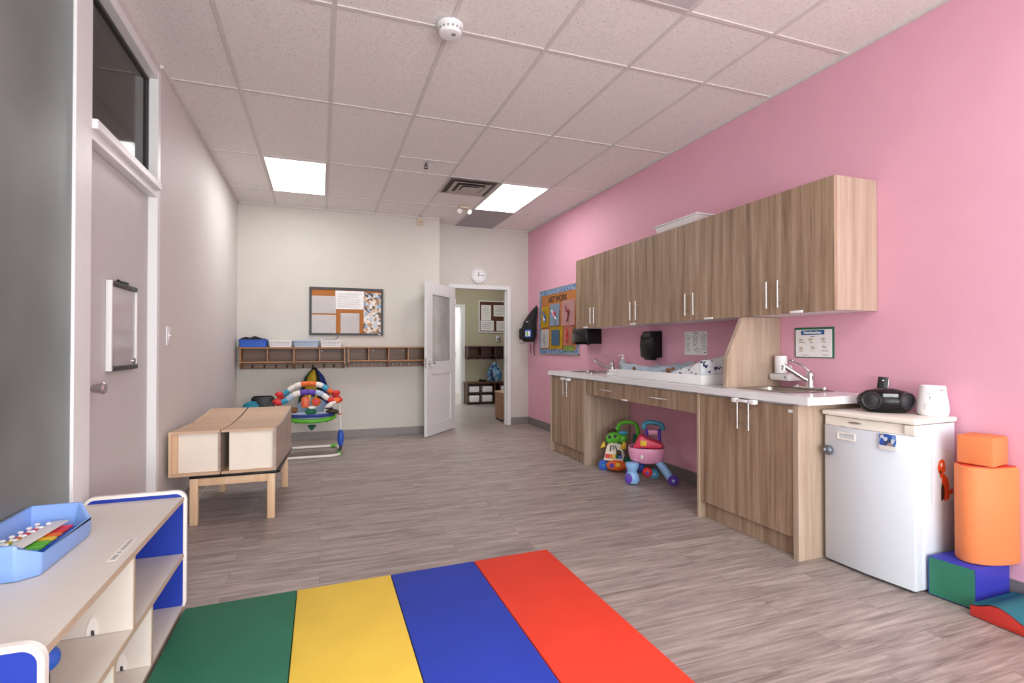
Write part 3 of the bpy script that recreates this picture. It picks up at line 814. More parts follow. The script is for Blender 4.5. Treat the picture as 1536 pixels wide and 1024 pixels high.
basket(-.008, .262, 7.17, 7.35, 1.2135, .088, 'paper', 'white slotted basket at the inner end, under the cork board', G)
b = new(); tube(b, smoothpath([(.215, 7.33, 1.362), (.21, 7.31, 1.335), (.17, 7.28, 1.318), (.10, 7.26, 1.312), (.04, 7.25, 1.312)], 6), .0045, 8); box(b, .03, .09, 7.24, 7.265, 1.305, 1.317, .004)
single('cable', b, 'dark', 'thin dark cable drooping from the cork board onto a white basket', 'cable', (.1, 7.26, 1.31))

# hanging colourful bag under the shelf
hx = px2x(469)
t = thing('hanging_bag', 'yellow and blue cloth bag hanging from the shelf hooks', 'bag', (hx, 7.28, .5))
cxs = hx+.02
def petal(a0, a1, name, m, rr=.2):
    b = new(); n = 9; k = 8; rings = []
    prof = [(.02, .93), (.06, .90), (.115, .83), (.15, .74), (.175, .64), (.19, .55), (.2, .47), (.195, .42)]
    for r, z in prof:
        rings.append([b.verts.new((cxs+r*1.0*cos(radians(a0+(a1-a0)*i/n)), 7.285+r*.75*sin(radians(a0+(a1-a0)*i/n))-.012*sin(pi*i/n), z)) for i in range(n+1)])
    for A, B in zip(rings, rings[1:]):
        for i in range(n): b.faces.new((A[i], A[i+1], B[i+1], B[i]))
    bmesh.ops.solidify(b, geom=b.faces[:], thickness=.006)
    obj(name, b, m, t)
petal(182, 212, 'green_panel', 'm_green'); petal(212, 226, 'stripe', 'blackm'); petal(226, 280, 'yellow_panel', mat('ochre', '#c9ae2c', .7, var=.12, scale=30)); petal(280, 302, 'stripe', 'blackm'); petal(302, 358, 'blue_panel', 'navy')
b = new(); prism(b, circ(cxs-.012, .60, .022, 20, .065), 'y', 7.095, 7.105); obj('emblem', b, 'dogdark', t)
b = new(); ball(b, (cxs, 7.28, .925), (.035, .03, .025), 14); tube(b, smoothpath([(cxs-.01, 7.28, .93), (hx, 7.29, .958), (hx+.01, 7.295, .962)], 5), .007, 8); obj('loop', b, 'blackm', t)

# clock 12:15
t = thing('wall_clock', 'round white wall clock above the doorway', 'clock', (2.27, YD, 2.312))
R = .118
b = new()
prof = [(R, 0), (R, .03), (R-.006, .036), (R-.014, .034), (R-.016, .024)]
for k, (r, y) in enumerate(prof): pass
A = [[b.verts.new((2.27+r*cos(2*pi*i/48), YD-.001-y, 2.312+r*sin(2*pi*i/48))) for i in range(48)] for r, y in prof]
for P_, Q_ in zip(A, A[1:]):
    for i in range(48): b.faces.new((P_[i], P_[(i+1) % 48], Q_[(i+1) % 48], Q_[i]))
b.faces.new(A[0]); obj('rim', b, 'frame', t)
b = new(); prism(b, circ(2.27, 2.312, R-.015, 48), 'y', YD-.024, YD-.02); obj('face', b, 'plasticw', t)
b = new()
for k in range(12):
    mx = Matrix.Translation((2.27, YD-.0252, 2.312)) @ Matrix.Rotation(2*pi*k/12, 4, 'Y')
    big = k % 3 == 0
    box(b, -.006 if big else -.003, .006 if big else .003, -.0005, .0008, R-.038 if big else R-.034, R-.022, mx=mx)
obj('hour_marks', b, 'ink', t)
for nm, a, l, w in (('hour_hand', 7.5, .055, .005), ('minute_hand', 91, .085, .0035)):
    b = new(); box(b, -w, w, -.0275, -.0262, -.015, l, mx=Matrix.Translation((2.27, YD, 2.312)) @ Matrix.Rotation(radians(a), 4, 'Y')); obj(nm, b, 'ink', t)
b = new(); cyl(b, (2.27, YD-.0285, 2.312), (2.27, YD-.0255, 2.312), .007, n=14); obj('pivot', b, 'ink', t)


# ================================================================== PINK WALL: cabinets
XF = 2.56; XB = XR-.004
def bar_handle(b, x, y, z0, z1, r=.006, vertical=True, y1=None):
    """bar pull standing 3 cm off a face at x (facing -x)"""
    if vertical:
        cyl(b, (x-.032, y, z0), (x-.032, y, z1), r, n=12)
        for z in (z0+(z1-z0)*.22, z0+(z1-z0)*.78): cyl(b, (x, y, z), (x-.032, y, z), r*.8, n=10)
    else:
        cyl(b, (x-.032, y, z0), (x-.032, y1, z0), r, n=12)
        for q in (y+(y1-y)*.15, y+(y1-y)*.85): cyl(b, (x, q, z0), (x-.032, q, z0), r*.8, n=10)

def base_cabinet(label, y0, y1, ysplit, hz, hys, tag_y=None, e0=.02, e1=.02, proud=.012):
    t = thing('base_cabinet', label, 'cabinet', (2.82, (y0+y1)/2, 0), 0, 'wood base cabinets under the worktop')
    for (a, c) in ((y0, y0+e0), (y1-e1, y1)):
        b = new(); box(b, XF-proud, XB, a, c, 0, .886); obj('side_panel', b, 'wood_lit', t)
    b = new(); box(b, 2.60, 2.615, y0+e0, y1-e1, 0, .115); obj('kick_board', b, 'wood', t)
    b = new(); box(b, XF+.022, XB, y0+e0, y1-e1, .115, .13); box(b, XB-.012, XB, y0+e0, y1-e1, .13, .886); box(b, XF+.022, XF+.09, y0+e0, y1-e1, .868, .886); obj('carcass', b, 'melamine', t)
    for k, (a, c) in enumerate(((y0+e0+.002, ysplit-.0025), (ysplit+.0025, y1-e1-.002))):
        b = new(); box(b, XF, XF+.018, a, c, .118, .872, .0015, 1); d = obj('door', b, 'wood', t)
        b = new(); bar_handle(b, XF, hys[k], hz[0], hz[1]); obj('handle', b, 'steel', d)
        if tag_y and k == 0:
            b = new(); box(b, XF-.008, XF, tag_y-.02, tag_y+.02, .835, .853, .002); obj('latch', b, 'plasticw', d)
    return t
base_cabinet('wood base cabinet next to the white fridge', 2.247, 3.10, 2.645, (.69, .862), (2.597, 2.69), 2.30, .034, .018)
base_cabinet('wood base cabinet at the far end beside the pink wall corner', 4.815, 5.668, 5.24, (.672, .85), (5.195, 5.282), None, .024, .02)

def child_lock(label, y0, y1, z):
    t = thing('child_lock', label, 'child lock', (XF-.03, (y0+y1)/2, z))
    b = new(); box(b, XF-.052, XF-.012, y1-.035, y1, z-.014, z+.014, .004); box(b, XF-.052, XF-.012, y0, y0+.045, z-.014, z+.014, .004); obj('clamp', b, 'plasticw', t)
    b = new(); box(b, XF-.05, XF-.036, y0+.045, y1-.035, z-.008, z+.01, .003); obj('bar', b, 'plasticw', t)
child_lock('white plastic child lock on the cabinet handles next to the fridge', 2.535, 2.72, .872)
child_lock('white plastic child lock on the cabinet handles at the far end', 5.12, 5.31, .862)

t = thing('drawer_unit', 'two-drawer wood apron over the open knee space with toys', 'drawers', (2.82, 3.96, .72), 0)
b = new(); box(b, XF+.02, XF+.036, 3.1001, 4.8149, .735, .886); box(b, XF+.036, XB, 3.1001, 4.8149, .87, .886); box(b, XF+.036, 3.0, 3.103, 3.12, .735, .87); box(b, XF+.036, 3.0, 4.795, 4.812, .735, .87); obj('carcass', b, 'melamine', t)
b = new(); box(b, XF, XF+.02, 3.907, 3.943, .735, .878); obj('post', b, 'wood', t)
for (y0, y1), (h0, h1), tg in (((3.11, 3.905), (3.43, 3.64), None), ((3.945, 4.785), (4.255, 4.47), 4.075)):
    b = new(); box(b, XF, XF+.018, y0, y1, .733, .874, .0015, 1); d = obj('drawer', b, 'wood', t)
    b = new(); bar_handle(b, XF, h0, .803, None, .0055, False, h1); obj('handle', b, 'steel', d)
    if tg: b = new(); box(b, XF-.008, XF, tg-.045, tg+.045, .733, .747, .002); obj('latch', b, 'plasticw', d)

# worktop with two sink openings
WT = (.890, .934)
S1 = (2.665, 3.045, 2.40, 2.865); S2 = (2.70, 3.05, 4.94, 5.50)
b = new()
xs = [2.53, 2.70, 3.03, XB]
def slab(x0, x1, y0, y1): box(b, x0, x1, y0, y1, *WT)
o1 = (2.69, 2.965, 2.43, 2.835); o2 = (2.72, 2.97, 4.97, 5.47)
slab(2.53, XB, 2.167, o1[2]); slab(2.53, o1[0], o1[2], o1[3]); slab(o1[1], XB, o1[2], o1[3])
slab(2.53, XB, o1[3], o2[2]); slab(2.53, o2[0], o2[2], o2[3]); slab(o2[1], XB, o2[2], o2[3]); slab(2.53, XB, o2[3], 5.695)
bmesh.ops.remove_doubles(b, verts=b.verts, dist=.0005)
single('worktop', b, 'top', 'long glossy white worktop running over all the base cabinets', 'worktop', (2.81, 3.93, .89), smooth=False)

def sink(label, S, o, loc):
    t = thing('sink', label, 'sink', loc)
    b = new()
    z = WT[1]+.0015
    out = rrect(S[0], S[1], S[2], S[3], .03); inn = rrect(o[0]+.01, o[1]-.01, o[2]+.01, o[3]-.01, .05); low = rrect(o[0]+.02, o[1]-.02, o[2]+.02, o[3]-.02, .06)
    R = [[b.verts.new((p[0], p[1], zz)) for p in q] for q, zz in ((out, z), (rrect(S[0]+.004, S[1]-.004, S[2]+.004, S[3]-.004, .028), z+.005), (inn, z+.004), (inn, z-.004), (low, z-.14))]
    n = len(out)
    for A, B in zip(R, R[1:]):
        for k in range(n): b.faces.new((A[k], A[(k+1) % n], B[(k+1) % n], B[k]))
    b.faces.new(R[-1][::-1]); obj('basin', b, 'sink', t)
    b = new(); c = ((o[0]+o[1])/2, (o[2]+o[3])/2); lathe(b, [(.04, .001), (.036, .004), (.02, .002), (0, .002)], (c[0], c[1], z-.14), 20); obj('drain', b, 'chrome', t)
    return t
sink('steel sink set in the worktop next to the wood divider', S1, o1, (2.85, 2.63, .934))
sink('steel sink at the far end of the worktop', S2, o2, (2.87, 5.26, .934))

def faucet(label, x, y, z, spout, lever, s=1):
    t = thing('faucet', label, 'faucet', (x, y, z))
    b = new(); prism(b, rrect(x-.028, x+.028, y-.125, y+.125, .027), 'z', z, z+.014, .004); obj('deck_plate', b, 'chrome', t)
    b = new(); lathe(b, [(.03, .012), (.027, .03), (.024, .07), (.026, .085), (.025, .1), (.014, .115), (0, .118)], (x, y, z), 22); obj('body', b, 'chrome', t)
    b = new(); tube(b, smoothpath([(x, y, z+.045)]+[(x+a, y+c, z+d) for a, c, d in spout], 6), .0155, 12)
    e = spout[-1]; cyl(b, (x+e[0], y+e[1], z+e[2]+.006), (x+e[0], y+e[1], z+e[2]-.03), .013, n=16); obj('spout', b, 'chrome', t)
    b = new(); tube(b, smoothpath([(x, y, z+.105)]+[(x+a, y+c, z+d) for a, c, d in lever], 5), .0065, 10)
    e = lever[-1]; ball(b, (x+e[0], y+e[1], z+e[2]), (.02, .02, .006), 12); obj('lever', b, 'chrome', t)
    b = new(); 
    for dy in (-.1, .1): lathe(b, [(.012, .013), (.011, .02), (0, .022)], (x, y+dy, z), 14)
    obj('screw_cap', b, 'chrome', t)
faucet('chrome faucet on the sink near the wood divider', 3.012, 2.56, .9415, [(-.04, .03, .075), (-.09, .06, .115), (-.135, .085, .15)], [(-.02, .04, .15), (-.05, .11, .185)])
faucet('chrome faucet on the far sink beside the soap bottle', 3.015, 5.05, .9415, [(-.05, .07, .055), (-.08, .13, .09), (-.11, .19, .135)], [(-.015, .05, .15), (-.03, .09, .18)])

# divider panel with sloping front
b = new(); prism(b, [(2.61, WT[1]+.001), (XB, WT[1]+.001), (XB, 1.423), (2.757, 1.423), (2.622, 1.147)], 'y', 2.878, 2.91)
tag(obj('divider_panel', b, 'wood_lit', None, False, origin=(2.85, 2.89, .935)), 'upright wood divider panel with a sloping front edge on the worktop', 'divider panel')

# wall cabinets
XU = 2.75
def wall_cabinet(label, y0, y1, ys, hys, tag_at):
    t = thing('wall_cabinet', label, 'cabinet', (2.92, (y0+y1)/2, 1.43), 0, 'wood wall cabinets on the pink wall')
    b = new(); box(b, XU+.02, XB, y0, y0+.018, 1.428, 2.2); obj('side_panel', b, 'wood_lit', t)
    b = new(); box(b, XU+.02, XB, y1-.018, y1, 1.428, 2.2); obj('side_panel', b, 'wood_lit', t)
    b = new(); box(b, XU+.02, XB, y0+.018, y1-.018, 1.428, 1.446); box(b, XB-.01, XB, y0+.018, y1-.018, 1.446, 2.18); obj('carcass', b, 'melamine', t)
    b = new(); box(b, XU+.02, XB, y0+.018, y1-.018, 2.182, 2.2); obj('top_panel', b, 'wood_lit', t)
    for k, (a, c) in enumerate(((y0+.001, ys-.0015), (ys+.0015, y1-.001))):
        b = new(); box(b, XU, XU+.019, a, c, 1.424, 2.2, .001, 1); d = obj('door', b, 'wood', t)
        b = new(); bar_handle(b, XU, hys[k], 1.465, 1.637); obj('handle', b, 'steel', d)
        if tag_at is not None and a < tag_at < c:
            b = new(); box(b, XU-.008, XU, tag_at-.045, tag_at+.045, 1.424, 1.439, .002); obj('latch', b, 'plasticw', d)
    return t
wall_cabinet('wood wall cabinet at the near end over the poster', 2.176, 3.0, 2.59, (2.545, 2.635), 2.43)
wall_cabinet('wood wall cabinet above the wood divider and paper sign', 3.001, 3.80, 3.395, (3.35, 3.445), 3.21)
wall_cabinet('wood wall cabinet above the small black dispenser', 3.801, 4.60, 4.19, (4.145, 4.235), 4.23)
wall_cabinet('wood wall cabinet at the far end beside the art board', 4.601, 5.40, 4.975, (4.93, 5.01), 5.16)
t = thing('tray', 'white tray lying on top of the wall cabinets', 'tray', (2.92, 3.75, 2.2))
b = new(); q = [(3.50, 2.2015), (3.95, 2.2015), (4.0, 2.285), (3.45, 2.285)]
prism(b, q, 'x', 2.83, 3.03, .004); obj('tray_body', b, 'melamine', t)
b = new(); box(b, 2.82, 3.04, 3.43, 4.02, 2.285, 2.295, .003); obj('rim', b, 'plasticw', t)

# ---------------------------------------------------------------- things on the pink wall
def paperwall(name, label, cat, y0, y1, z0, z1, x=XR-.003): return thing(name, label, cat, (x, (y0+y1)/2, z0))
t = paperwall('hand_poster', 'white poster with a blue heading in a green frame above the near sink', 'poster', 2.453, 2.754, 1.14, 1.348)
def panel(b, y0, y1, z0, z1, x0, x1): box(b, x0, x1, y0, y1, z0, z1)
b = new(); panel(b, 2.455, 2.752, 1.142, 1.346, XR-.006, XR-.002); obj('backing', b, 'poster_green', t)
b = new(); panel(b, 2.468, 2.742, 1.149, 1.332, XR-.0075, XR-.0061); obj('sheet', b, 'paper', t)
b = new(); panel(b, 2.522, 2.698, 1.297, 1.327, XR-.009, XR-.0076); s_ = obj('heading_panel', b, 'poster_blue', t)
AX, AZ = (0, -1, 0), (0, 0, 1)
lettering('heading', 'Handwashing', .025, 'paper', s_, (XR-.0095, 2.61, 1.311), AX, AZ, .0006)
b = new()
for i, (y, z) in enumerate(((2.70, 1.262), (2.625, 1.265), (2.53, 1.268), (2.70, 1.205), (2.61, 1.21), (2.525, 1.215))):
    prism(b, [(y+.017*cos(a)*(1+.35*sin(3*a+i)), z+.011*sin(a)*(1+.3*cos(2*a+i))) for a in [2*pi*k/14 for k in range(14)]], 'x', XR-.0082, XR-.0076)
obj('drawing', b, mat('poster_drawing', '#cdbfb2', .7, var=.15, scale=60), t)
b = new()
for y, z, w in ((2.69, 1.245, .024), (2.62, 1.245, .012), (2.525, 1.247, .018), (2.70, 1.187, .016), (2.62, 1.187, .005), (2.52, 1.19, .026), (2.61, 1.285, .018), (2.665, 1.160, .03), (2.515, 1.163, .02)): panel(b, y-w, y+w, z-.002, z+.002, XR-.0082, XR-.0076)
obj('text_lines', b, 'inkg', t)
t = paperwall('instruction_sign', 'white paper sheet of small drawings on the pink wall above the changing tray', 'paper sign', 3.627, 3.93, 1.144, 1.353)
b = new(); panel(b, 3.632, 3.928, 1.145, 1.352, XR-.004, XR-.002); obj('sheet', b, 'paper', t)
b = new()
for i, (y, z) in enumerate(((3.885, 1.305), (3.785, 1.30), (3.68, 1.312), (3.885, 1.245), (3.785, 1.25), (3.68, 1.26), (3.885, 1.195), (3.765, 1.19), (3.67, 1.205))):
    pts = smoothpath([(XR-.005, y+.026*cos(a)*(1+.4*sin(2*a+i)), z+.013*sin(a)*(1+.4*cos(3*a+i))) for a in [2*pi*k/8 for k in range(8)]], 4, True)
    tube(b, pts, .0019, 6, True)
obj('drawing', b, 'inkg', t)
b = new(); panel(b, 3.75, 3.815, 1.334, 1.340, XR-.005, XR-.004); panel(b, 3.645, 3.67, 1.165, 1.17, XR-.005, XR-.004)
for y, z in ((3.885, 1.28), (3.785, 1.275), (3.68, 1.285), (3.885, 1.222), (3.785, 1.225), (3.68, 1.23)): panel(b, y-.03, y+.03, z-.0015, z+.0015, XR-.005, XR-.004)
obj('text_lines', b, 'ink', t)
# dispensers
t = thing('towel_dispenser', 'wide black paper towel dispenser under the far wall cabinet', 'dispenser', (3.0, 5.66, 1.25))
b = new(); prism(b, [(XR-.002, 1.25), (2.93, 1.25), (2.895, 1.275), (2.89, 1.36), (2.91, 1.44), (2.95, 1.47), (XR-.002, 1.47)], 'y', 5.42, 5.80, .014); obj('housing', b, 'black', t)
b = new(); box(b, 2.90, 2.96, 5.45, 5.77, 1.245, 1.252); obj('slot', b, 'blackm', t)
b = new(); prism(b, [(5.60+.02*cos(a), 1.345+.012*sin(a)) for a in [2*pi*k/16 for k in range(16)]], 'x', 2.888, 2.892); obj('window', b, 'dark', t)
b = new(); box(b, 2.97, 3.0, 5.55, 5.57, 1.24, 1.251, .003); obj('latch', b, 'black', t)
t = thing('soap_dispenser', 'tall black dispenser on the pink wall above the soap bottle', 'dispenser', (3.04, 4.37, 1.1))
b = new(); prism(b, [(XR-.002, 1.115), (3.01, 1.105), (2.985, 1.12), (2.975, 1.23), (2.985, 1.32), (3.02, 1.368), (XR-.002, 1.372)], 'y', 4.255, 4.47, .016); obj('housing', b, 'black', t)
b = new(); box(b, 3.0, 3.06, 4.30, 4.42, 1.088, 1.115, .006); obj('push_lever', b, 'black', t)
b = new(); prism(b, rrect(4.30, 4.42, 1.29, 1.35, .02), 'x', 2.984, 2.994); obj('window', b, 'dark', t)
# cup / soap holder near divider
t = thing('cup_dispenser', 'white cup holder with a hook on the pink wall beside the wood divider', 'holder', (3.04, 2.79, 1.0))
b = new(); prism(b, [(XR-.002, .985), (2.985, .985), (2.975, 1.0), (2.975, 1.028), (XR-.002, 1.036)], 'y', 2.70, 2.86, .006); obj('bracket', b, 'plasticw', t)
b = new(); lathe(b, [(.04, 0), (.0405, .1), (.038, .118), (.03, .12), (0, .12)], (3.03, 2.79+.02, 1.034), 26); obj('cup', b, 'plasticw', t)
b = new(); tube(b, smoothpath([(3.03, 2.715, 1.03), (3.02, 2.712, 1.06), (3.02, 2.722, 1.085), (3.02, 2.745, 1.075), (3.02, 2.745, 1.055)], 5), .0065, 8); obj('hook', b, 'plasticw', t)
b = new(); cyl(b, (2.973, 2.725, 1.008), (2.978, 2.725, 1.008), .008, n=12); obj('button', b, 'inkg', t)
# soap bottle
t = thing('soap_bottle', 'clear soap bottle with a white pump by the far sink', 'bottle', (3.03, 4.86, .935))
b = new(); lathe(b, [(.03, 0), (.036, .006), (.037, .1), (.03, .125), (.015, .14), (.014, .15), (0, .15)], (3.03, 4.86, .9352), 24); obj('bottle_body', b, 'bottle', t)
b = new(); lathe(b, [(.018, .148), (.018, .168), (.008, .172), (.008, .19), (.013, .192), (.013, .2), (0, .2)], (3.03, 4.86, .9352), 18); tube(b, [(3.03, 4.86, 1.13), (2.99, 4.86, 1.128), (2.98, 4.86, 1.12)], .005, 8); obj('pump', b, 'plasticw', t)
b = new(); prism(b, [(2.9925+.0015*0, .955), (2.9925, 1.015), (2.9925, 1.015)][:0] or rrect(4.842, 4.878, .955, 1.02, .004), 'x', 2.9915, 2.9935); obj('label_sticker', b, 'inkg', t)

# changing tray, pad, folded cloths, wipes box
t = thing('changing_tray', 'long white changing tray on the worktop against the wood divider', 'changing tray', (2.83, 3.7, .935))
z0, z1 = WT[1]+.001, 1.008
b = new(); box(b, 2.62, 2.634, 3.14, 4.30, z0, z1, .002); obj('front_board', b, 'plasticw', t)
b = new(); box(b, 3.046, 3.06, 3.14, 4.30, z0, z1, .002); obj('back_board', b, 'plasticw', t)
for y in (3.14, 4.286):
    b = new(); box(b, 2.634, 3.046, y, y+.014, z0, z1, .002); obj('end_board', b, 'plasticw', t)
b = new(); box(b, 2.634, 3.046, 3.154, 4.286, z0, z0+.01); obj('bottom_board', b, 'plasticw', t)
def cloth(name, m, label, cat, x0, x1, y0, y1, zb, f, nx=16, ny=24, parent=None):
    b = new()
    T = [[b.verts.new((x0+(x1-x0)*i/nx, y0+(y1-y0)*j/ny, zb+max(.006, f(i/nx, j/ny)))) for i in range(nx+1)] for j in range(ny+1)]
    B = [[b.verts.new((x0+(x1-x0)*i/nx, y0+(y1-y0)*j/ny, zb)) for i in range(nx+1)] for j in range(ny+1)]
    for j in range(ny):
        for i in range(nx):
            b.faces.new((T[j][i], T[j][i+1], T[j+1][i+1], T[j+1][i])); b.faces.new((B[j][i], B[j+1][i], B[j+1][i+1], B[j][i+1]))
    for j in range(ny):
        b.faces.new((T[j][0], T[j+1][0], B[j+1][0], B[j][0])); b.faces.new((T[j][nx], B[j][nx], B[j+1][nx], T[j+1][nx]))
    for i in range(nx):
        b.faces.new((T[0][i], B[0][i], B[0][i+1], T[0][i+1])); b.faces.new((T[ny][i], T[ny][i+1], B[ny][i+1], B[ny][i]))
    return single(name, b, m, label, cat, ((x0+x1)/2, (y0+y1)/2, zb))
cloth('changing_pad', 'denim', 'blue-grey patterned changing pad lying in the white tray', 'changing pad', 2.65, 3.03, 3.17, 4.27, z0+.0115,
      lambda u, v: .048 if v < .46 else .066+.035*abs(2*u-1)**2+.014*sin(v*9+u*3)+.014*sin(v*27)*u+.004*sin(v*41+u*9)+(.02 if v < .75 and u > .55 else 0))
b = new()
for (y, s) in ((4.06, 1), (3.57, 1.25)):
    ball(b, (2.653, y, 1.022), (.012*s, .028*s, .018*s), 12); ball(b, (2.662, y-.03*s, 1.03), (.01, .02*s, .012*s), 10)
b2 = new(); ball(b2, (2.653, 4.06, 1.022), (.012, .028, .018), 12); ball(b2, (2.662, 4.03, 1.032), (.01, .018, .012), 10); b.free()
single('small_toy', b2, 'brown', 'small brown and white toy at the tray edge, the one near the soap bottle', 'small toy', (2.655, 4.05, 1.01), 'small toys on the changing pad')
b2 = new(); ball(b2, (2.653, 3.57, 1.024), (.013, .035, .02), 12); ball(b2, (2.665, 3.525, 1.04), (.011, .022, .014), 10)
single('small_toy', b2, 'brown', 'small brown and white toy at the tray edge, the one near the folded print cloth', 'small toy', (2.655, 3.56, 1.01), 'small toys on the changing pad')
def hump(u, v):
    w = max(0, 1-v*1.02)
    return .118*w**.8*(.55+.45*sin(pi*min(1, u+.12)))+.02*sin(v*12)*(1-v)
cloth('folded_cloth', 'printcloth', 'white cloth with dark leaf print bunched at the divider end of the tray', 'cloth', 2.645, 2.84, 3.165, 3.55, .9985, hump, 14, 16)
cloth('grey_cloth', 'greycloth', 'crumpled grey cloth behind the leaf print cloth in the tray', 'cloth', 2.845, 3.02, 3.165, 3.66, .9985, lambda u, v: .135*(1-v)**.6*(.8+.2*sin(u*7))+.02, 10, 14)
t = thing('wipes_box', 'low white plastic box at the far end of the changing tray', 'box', (2.78, 4.45, .935))
b = new(); prism(b, rrect(2.68, 2.93, 4.325, 4.60, .02), 'z', z0, z0+.03, .004); obj('box_body', b, 'plasticw', t)
b = new(); prism(b, rrect(2.69, 2.92, 4.335, 4.585, .02), 'z', z0+.03, z0+.06, .006); obj('lid', b, 'plasticw', t)

# art board ----------------------------------------------------------------
t = thing('art_board', 'orange notice board with a blue confetti border reading ART WORK', 'notice board', (XR, 6.6, 1.11))
yb0, yb1, zb0, zb1 = 5.99, 7.25, 1.11, 2.035
b = new(); panel(b, yb0, yb1, zb0, zb1, XR-.010, XR-.002); obj('backing', b, 'orangefill', t)
for (a, c, d, e) in ((yb0, yb1, zb0+.012, zb0+.075), (yb0, yb1, zb1-.07, zb1), (yb0, yb0+.06, zb0+.075, zb1-.07), (yb1-.06, yb1, zb0+.075, zb1-.07)):
    b = new(); panel(b, a, c, d, e, XR-.013, XR-.0101); obj('border_strip', b, 'board_border', t)
b = new()
for (a, c, d, e) in ((yb0-.012, yb1+.012, zb0-.004, zb0+.012), (yb0-.012, yb1+.012, zb1, zb1+.01), (yb0-.012, yb0, zb0, zb1), (yb1, yb1+.012, zb0, zb1)): panel(b, a, c, d, e, XR-.016, XR-.002)
obj('frame', b, 'steel', t)
lettering('heading', 'ART WORK', .115, 'dogdark', t, (XR-.0115, 6.63, 1.885), AX, AZ, .001)
def artpaper(label, m, y0, y1, z0, z1, extra=None, tilt=0, lift=.012):
    t = thing('art_sheet', label, 'artwork', (XR-.014, (y0+y1)/2, z0), 0, 'artworks on the art board')
    b = new(); n = 8
    G = [[b.verts.new((XR-.0165-lift*(1-j/n)*abs(sin(1+i*.5)), y0+(y1-y0)*i/n+tilt*j/n, z0+(z1-z0)*j/n)) for i in range(n+1)] for j in range(n+1)]
    for j in range(n):
        for i in range(n): b.faces.new((G[j][i], G[j][i+1], G[j+1][i+1], G[j+1][i]))
    bmesh.ops.solidify(b, geom=b.faces[:], thickness=.001)
    obj('sheet', b, m, t)
    for k, (mm, pts) in enumerate(extra or []):
        b = new()
        cy, cz = (y0+y1)/2+tilt/2, (z0+z1)/2; h = (y1-y0)/2; g = (z1-z0)/2
        if pts == 'rect':
            panel(b, cy-.62*h, cy+.62*h, cz-.68*g, cz+.68*g, XR-.0345, XR-.031)
        else:
            tube(b, smoothpath([(XR-.0335, cy-p*h, cz+q*g) for p, q in pts], 4), .009, 6)
        obj('drawing', b, mm, t)
artpaper('yellow sheet with a blue drawing on the art board', 'yellow', 6.91, 7.18, 1.50, 1.80, [('toyblue', [(-.3, .5), (.1, .1), (-.2, -.2), (.3, -.4), (.35, .1)]), ('paper', [(-.1, .1), (.1, -.5)])])
artpaper('grey sheet with red and white strokes at the top of the art board', 'skyblue', 6.54, 6.87, 1.51, 1.82, [('paper', [(-.4, .4), (.3, -.3), (.5, -.4)]), ('hotpink', [(-.2, .3), (.2, -.1)]), ('hotpink', [(.0, -.2), (.3, .2)])], 0, .016)
artpaper('pink sheet with a dark red drawing next to the wall cabinet', mat('card_pink', '#eab9b8', .7), 6.08, 6.47, 1.50, 1.84, [(mat('maroon', '#8c2b3e', .6), [(-.35, .55), (-.1, .1), (.2, .2), (.1, -.3), (-.1, -.7)])])
artpaper('white sheet with a small grey drawing on the lower row of the art board', 'paper', 6.90, 7.19, 1.20, 1.47, [('inkg', [(-.1, .5), (.1, .2), (-.2, -.1), (.2, -.4), (.1, 0)])])
artpaper('yellow sheet with a dark blue painted rectangle', 'yellow', 6.45, 6.86, 1.19, 1.50, [(patchmat('paint_blue', ['#3d5a7c', '#4a6a80', '#34507a', '#44607c'], 60), 'rect')])
artpaper('salmon sheet with red marks beside the black towel dispenser', mat('card_salmon', '#ea9a86', .7), 6.16, 6.42, 1.235, 1.50, [('red', [(-.1, .7), (.15, .3), (-.1, 0), (.15, -.35), (-.1, -.7)])])
artpaper('pale green card at the bottom of the art board', mat('card_green', '#a9c46c', .7), 6.10, 6.42, 1.165, 1.232, None, 0, .012)

# backpack ------------------------------------------------------------------
t = thing('backpack', 'black backpack hanging from a hook on the pink wall', 'backpack', (2.99, 7.43, 1.29))
b = new()
BY = 7.435
secs = [(1.29, .05, .08, 2.985), (1.31, .085, .11, 2.98), (1.40, .105, .13, 2.98), (1.50, .10, .13, 2.985), (1.60, .08, .115, 3.0), (1.68, .06, .095, 3.02), (1.745, .045, .07, 3.04), (1.80, .03, .035, 3.06), (1.825, .02, .02, 3.07)]
rings = []
for z, ax, ay, cx in secs:
    rings.append([b.verts.new((min(XR-.006, cx+ax*(abs(cos(a))**.7)*(1 if cos(a) > 0 else -1)), BY+ay*(abs(sin(a))**.7)*(1 if sin(a) > 0 else -1)-.09*(z > 1.6)*(z-1.6)/.22, z)) for a in [2*pi*k/28 for k in range(28)]])
for A, B in zip(rings, rings[1:]):
    for k in range(28): b.faces.new((A[k], A[(k+1) % 28], B[(k+1) % 28], B[k]))
b.faces.new(rings[0][::-1]); b.faces.new(rings[-1]); obj('bag_body', b, 'blackm', t)
b = new(); prism(b, rrect(7.325, 7.53, 1.325, 1.50, .04), 'x', 2.855, 2.89, .014); obj('front_pocket', b, 'blackm', t)
mxp = Matrix.Translation((2.95, 7.30, 0)) @ Matrix.Rotation(radians(-58), 4, 'Z')
b = new(); prism(b, rrect(-.06, .045, 1.36, 1.475, .006), 'y', -.045, -.03); bmesh.ops.transform(b, matrix=mxp, verts=b.verts); c = obj('name_window', b, 'toyblue', t)
b = new(); prism(b, rrect(-.05, .035, 1.375, 1.455, .004), 'y', -.048, -.0455); bmesh.ops.transform(b, matrix=mxp, verts=b.verts); obj('name_card', b, 'paper', c)
b = new(); prism(b, rrect(-.03, -.005, 1.38, 1.45, .003), 'y', -.0505, -.0485); bmesh.ops.transform(b, matrix=mxp, verts=b.verts); obj('green_strip', b, 'toygreen', c)
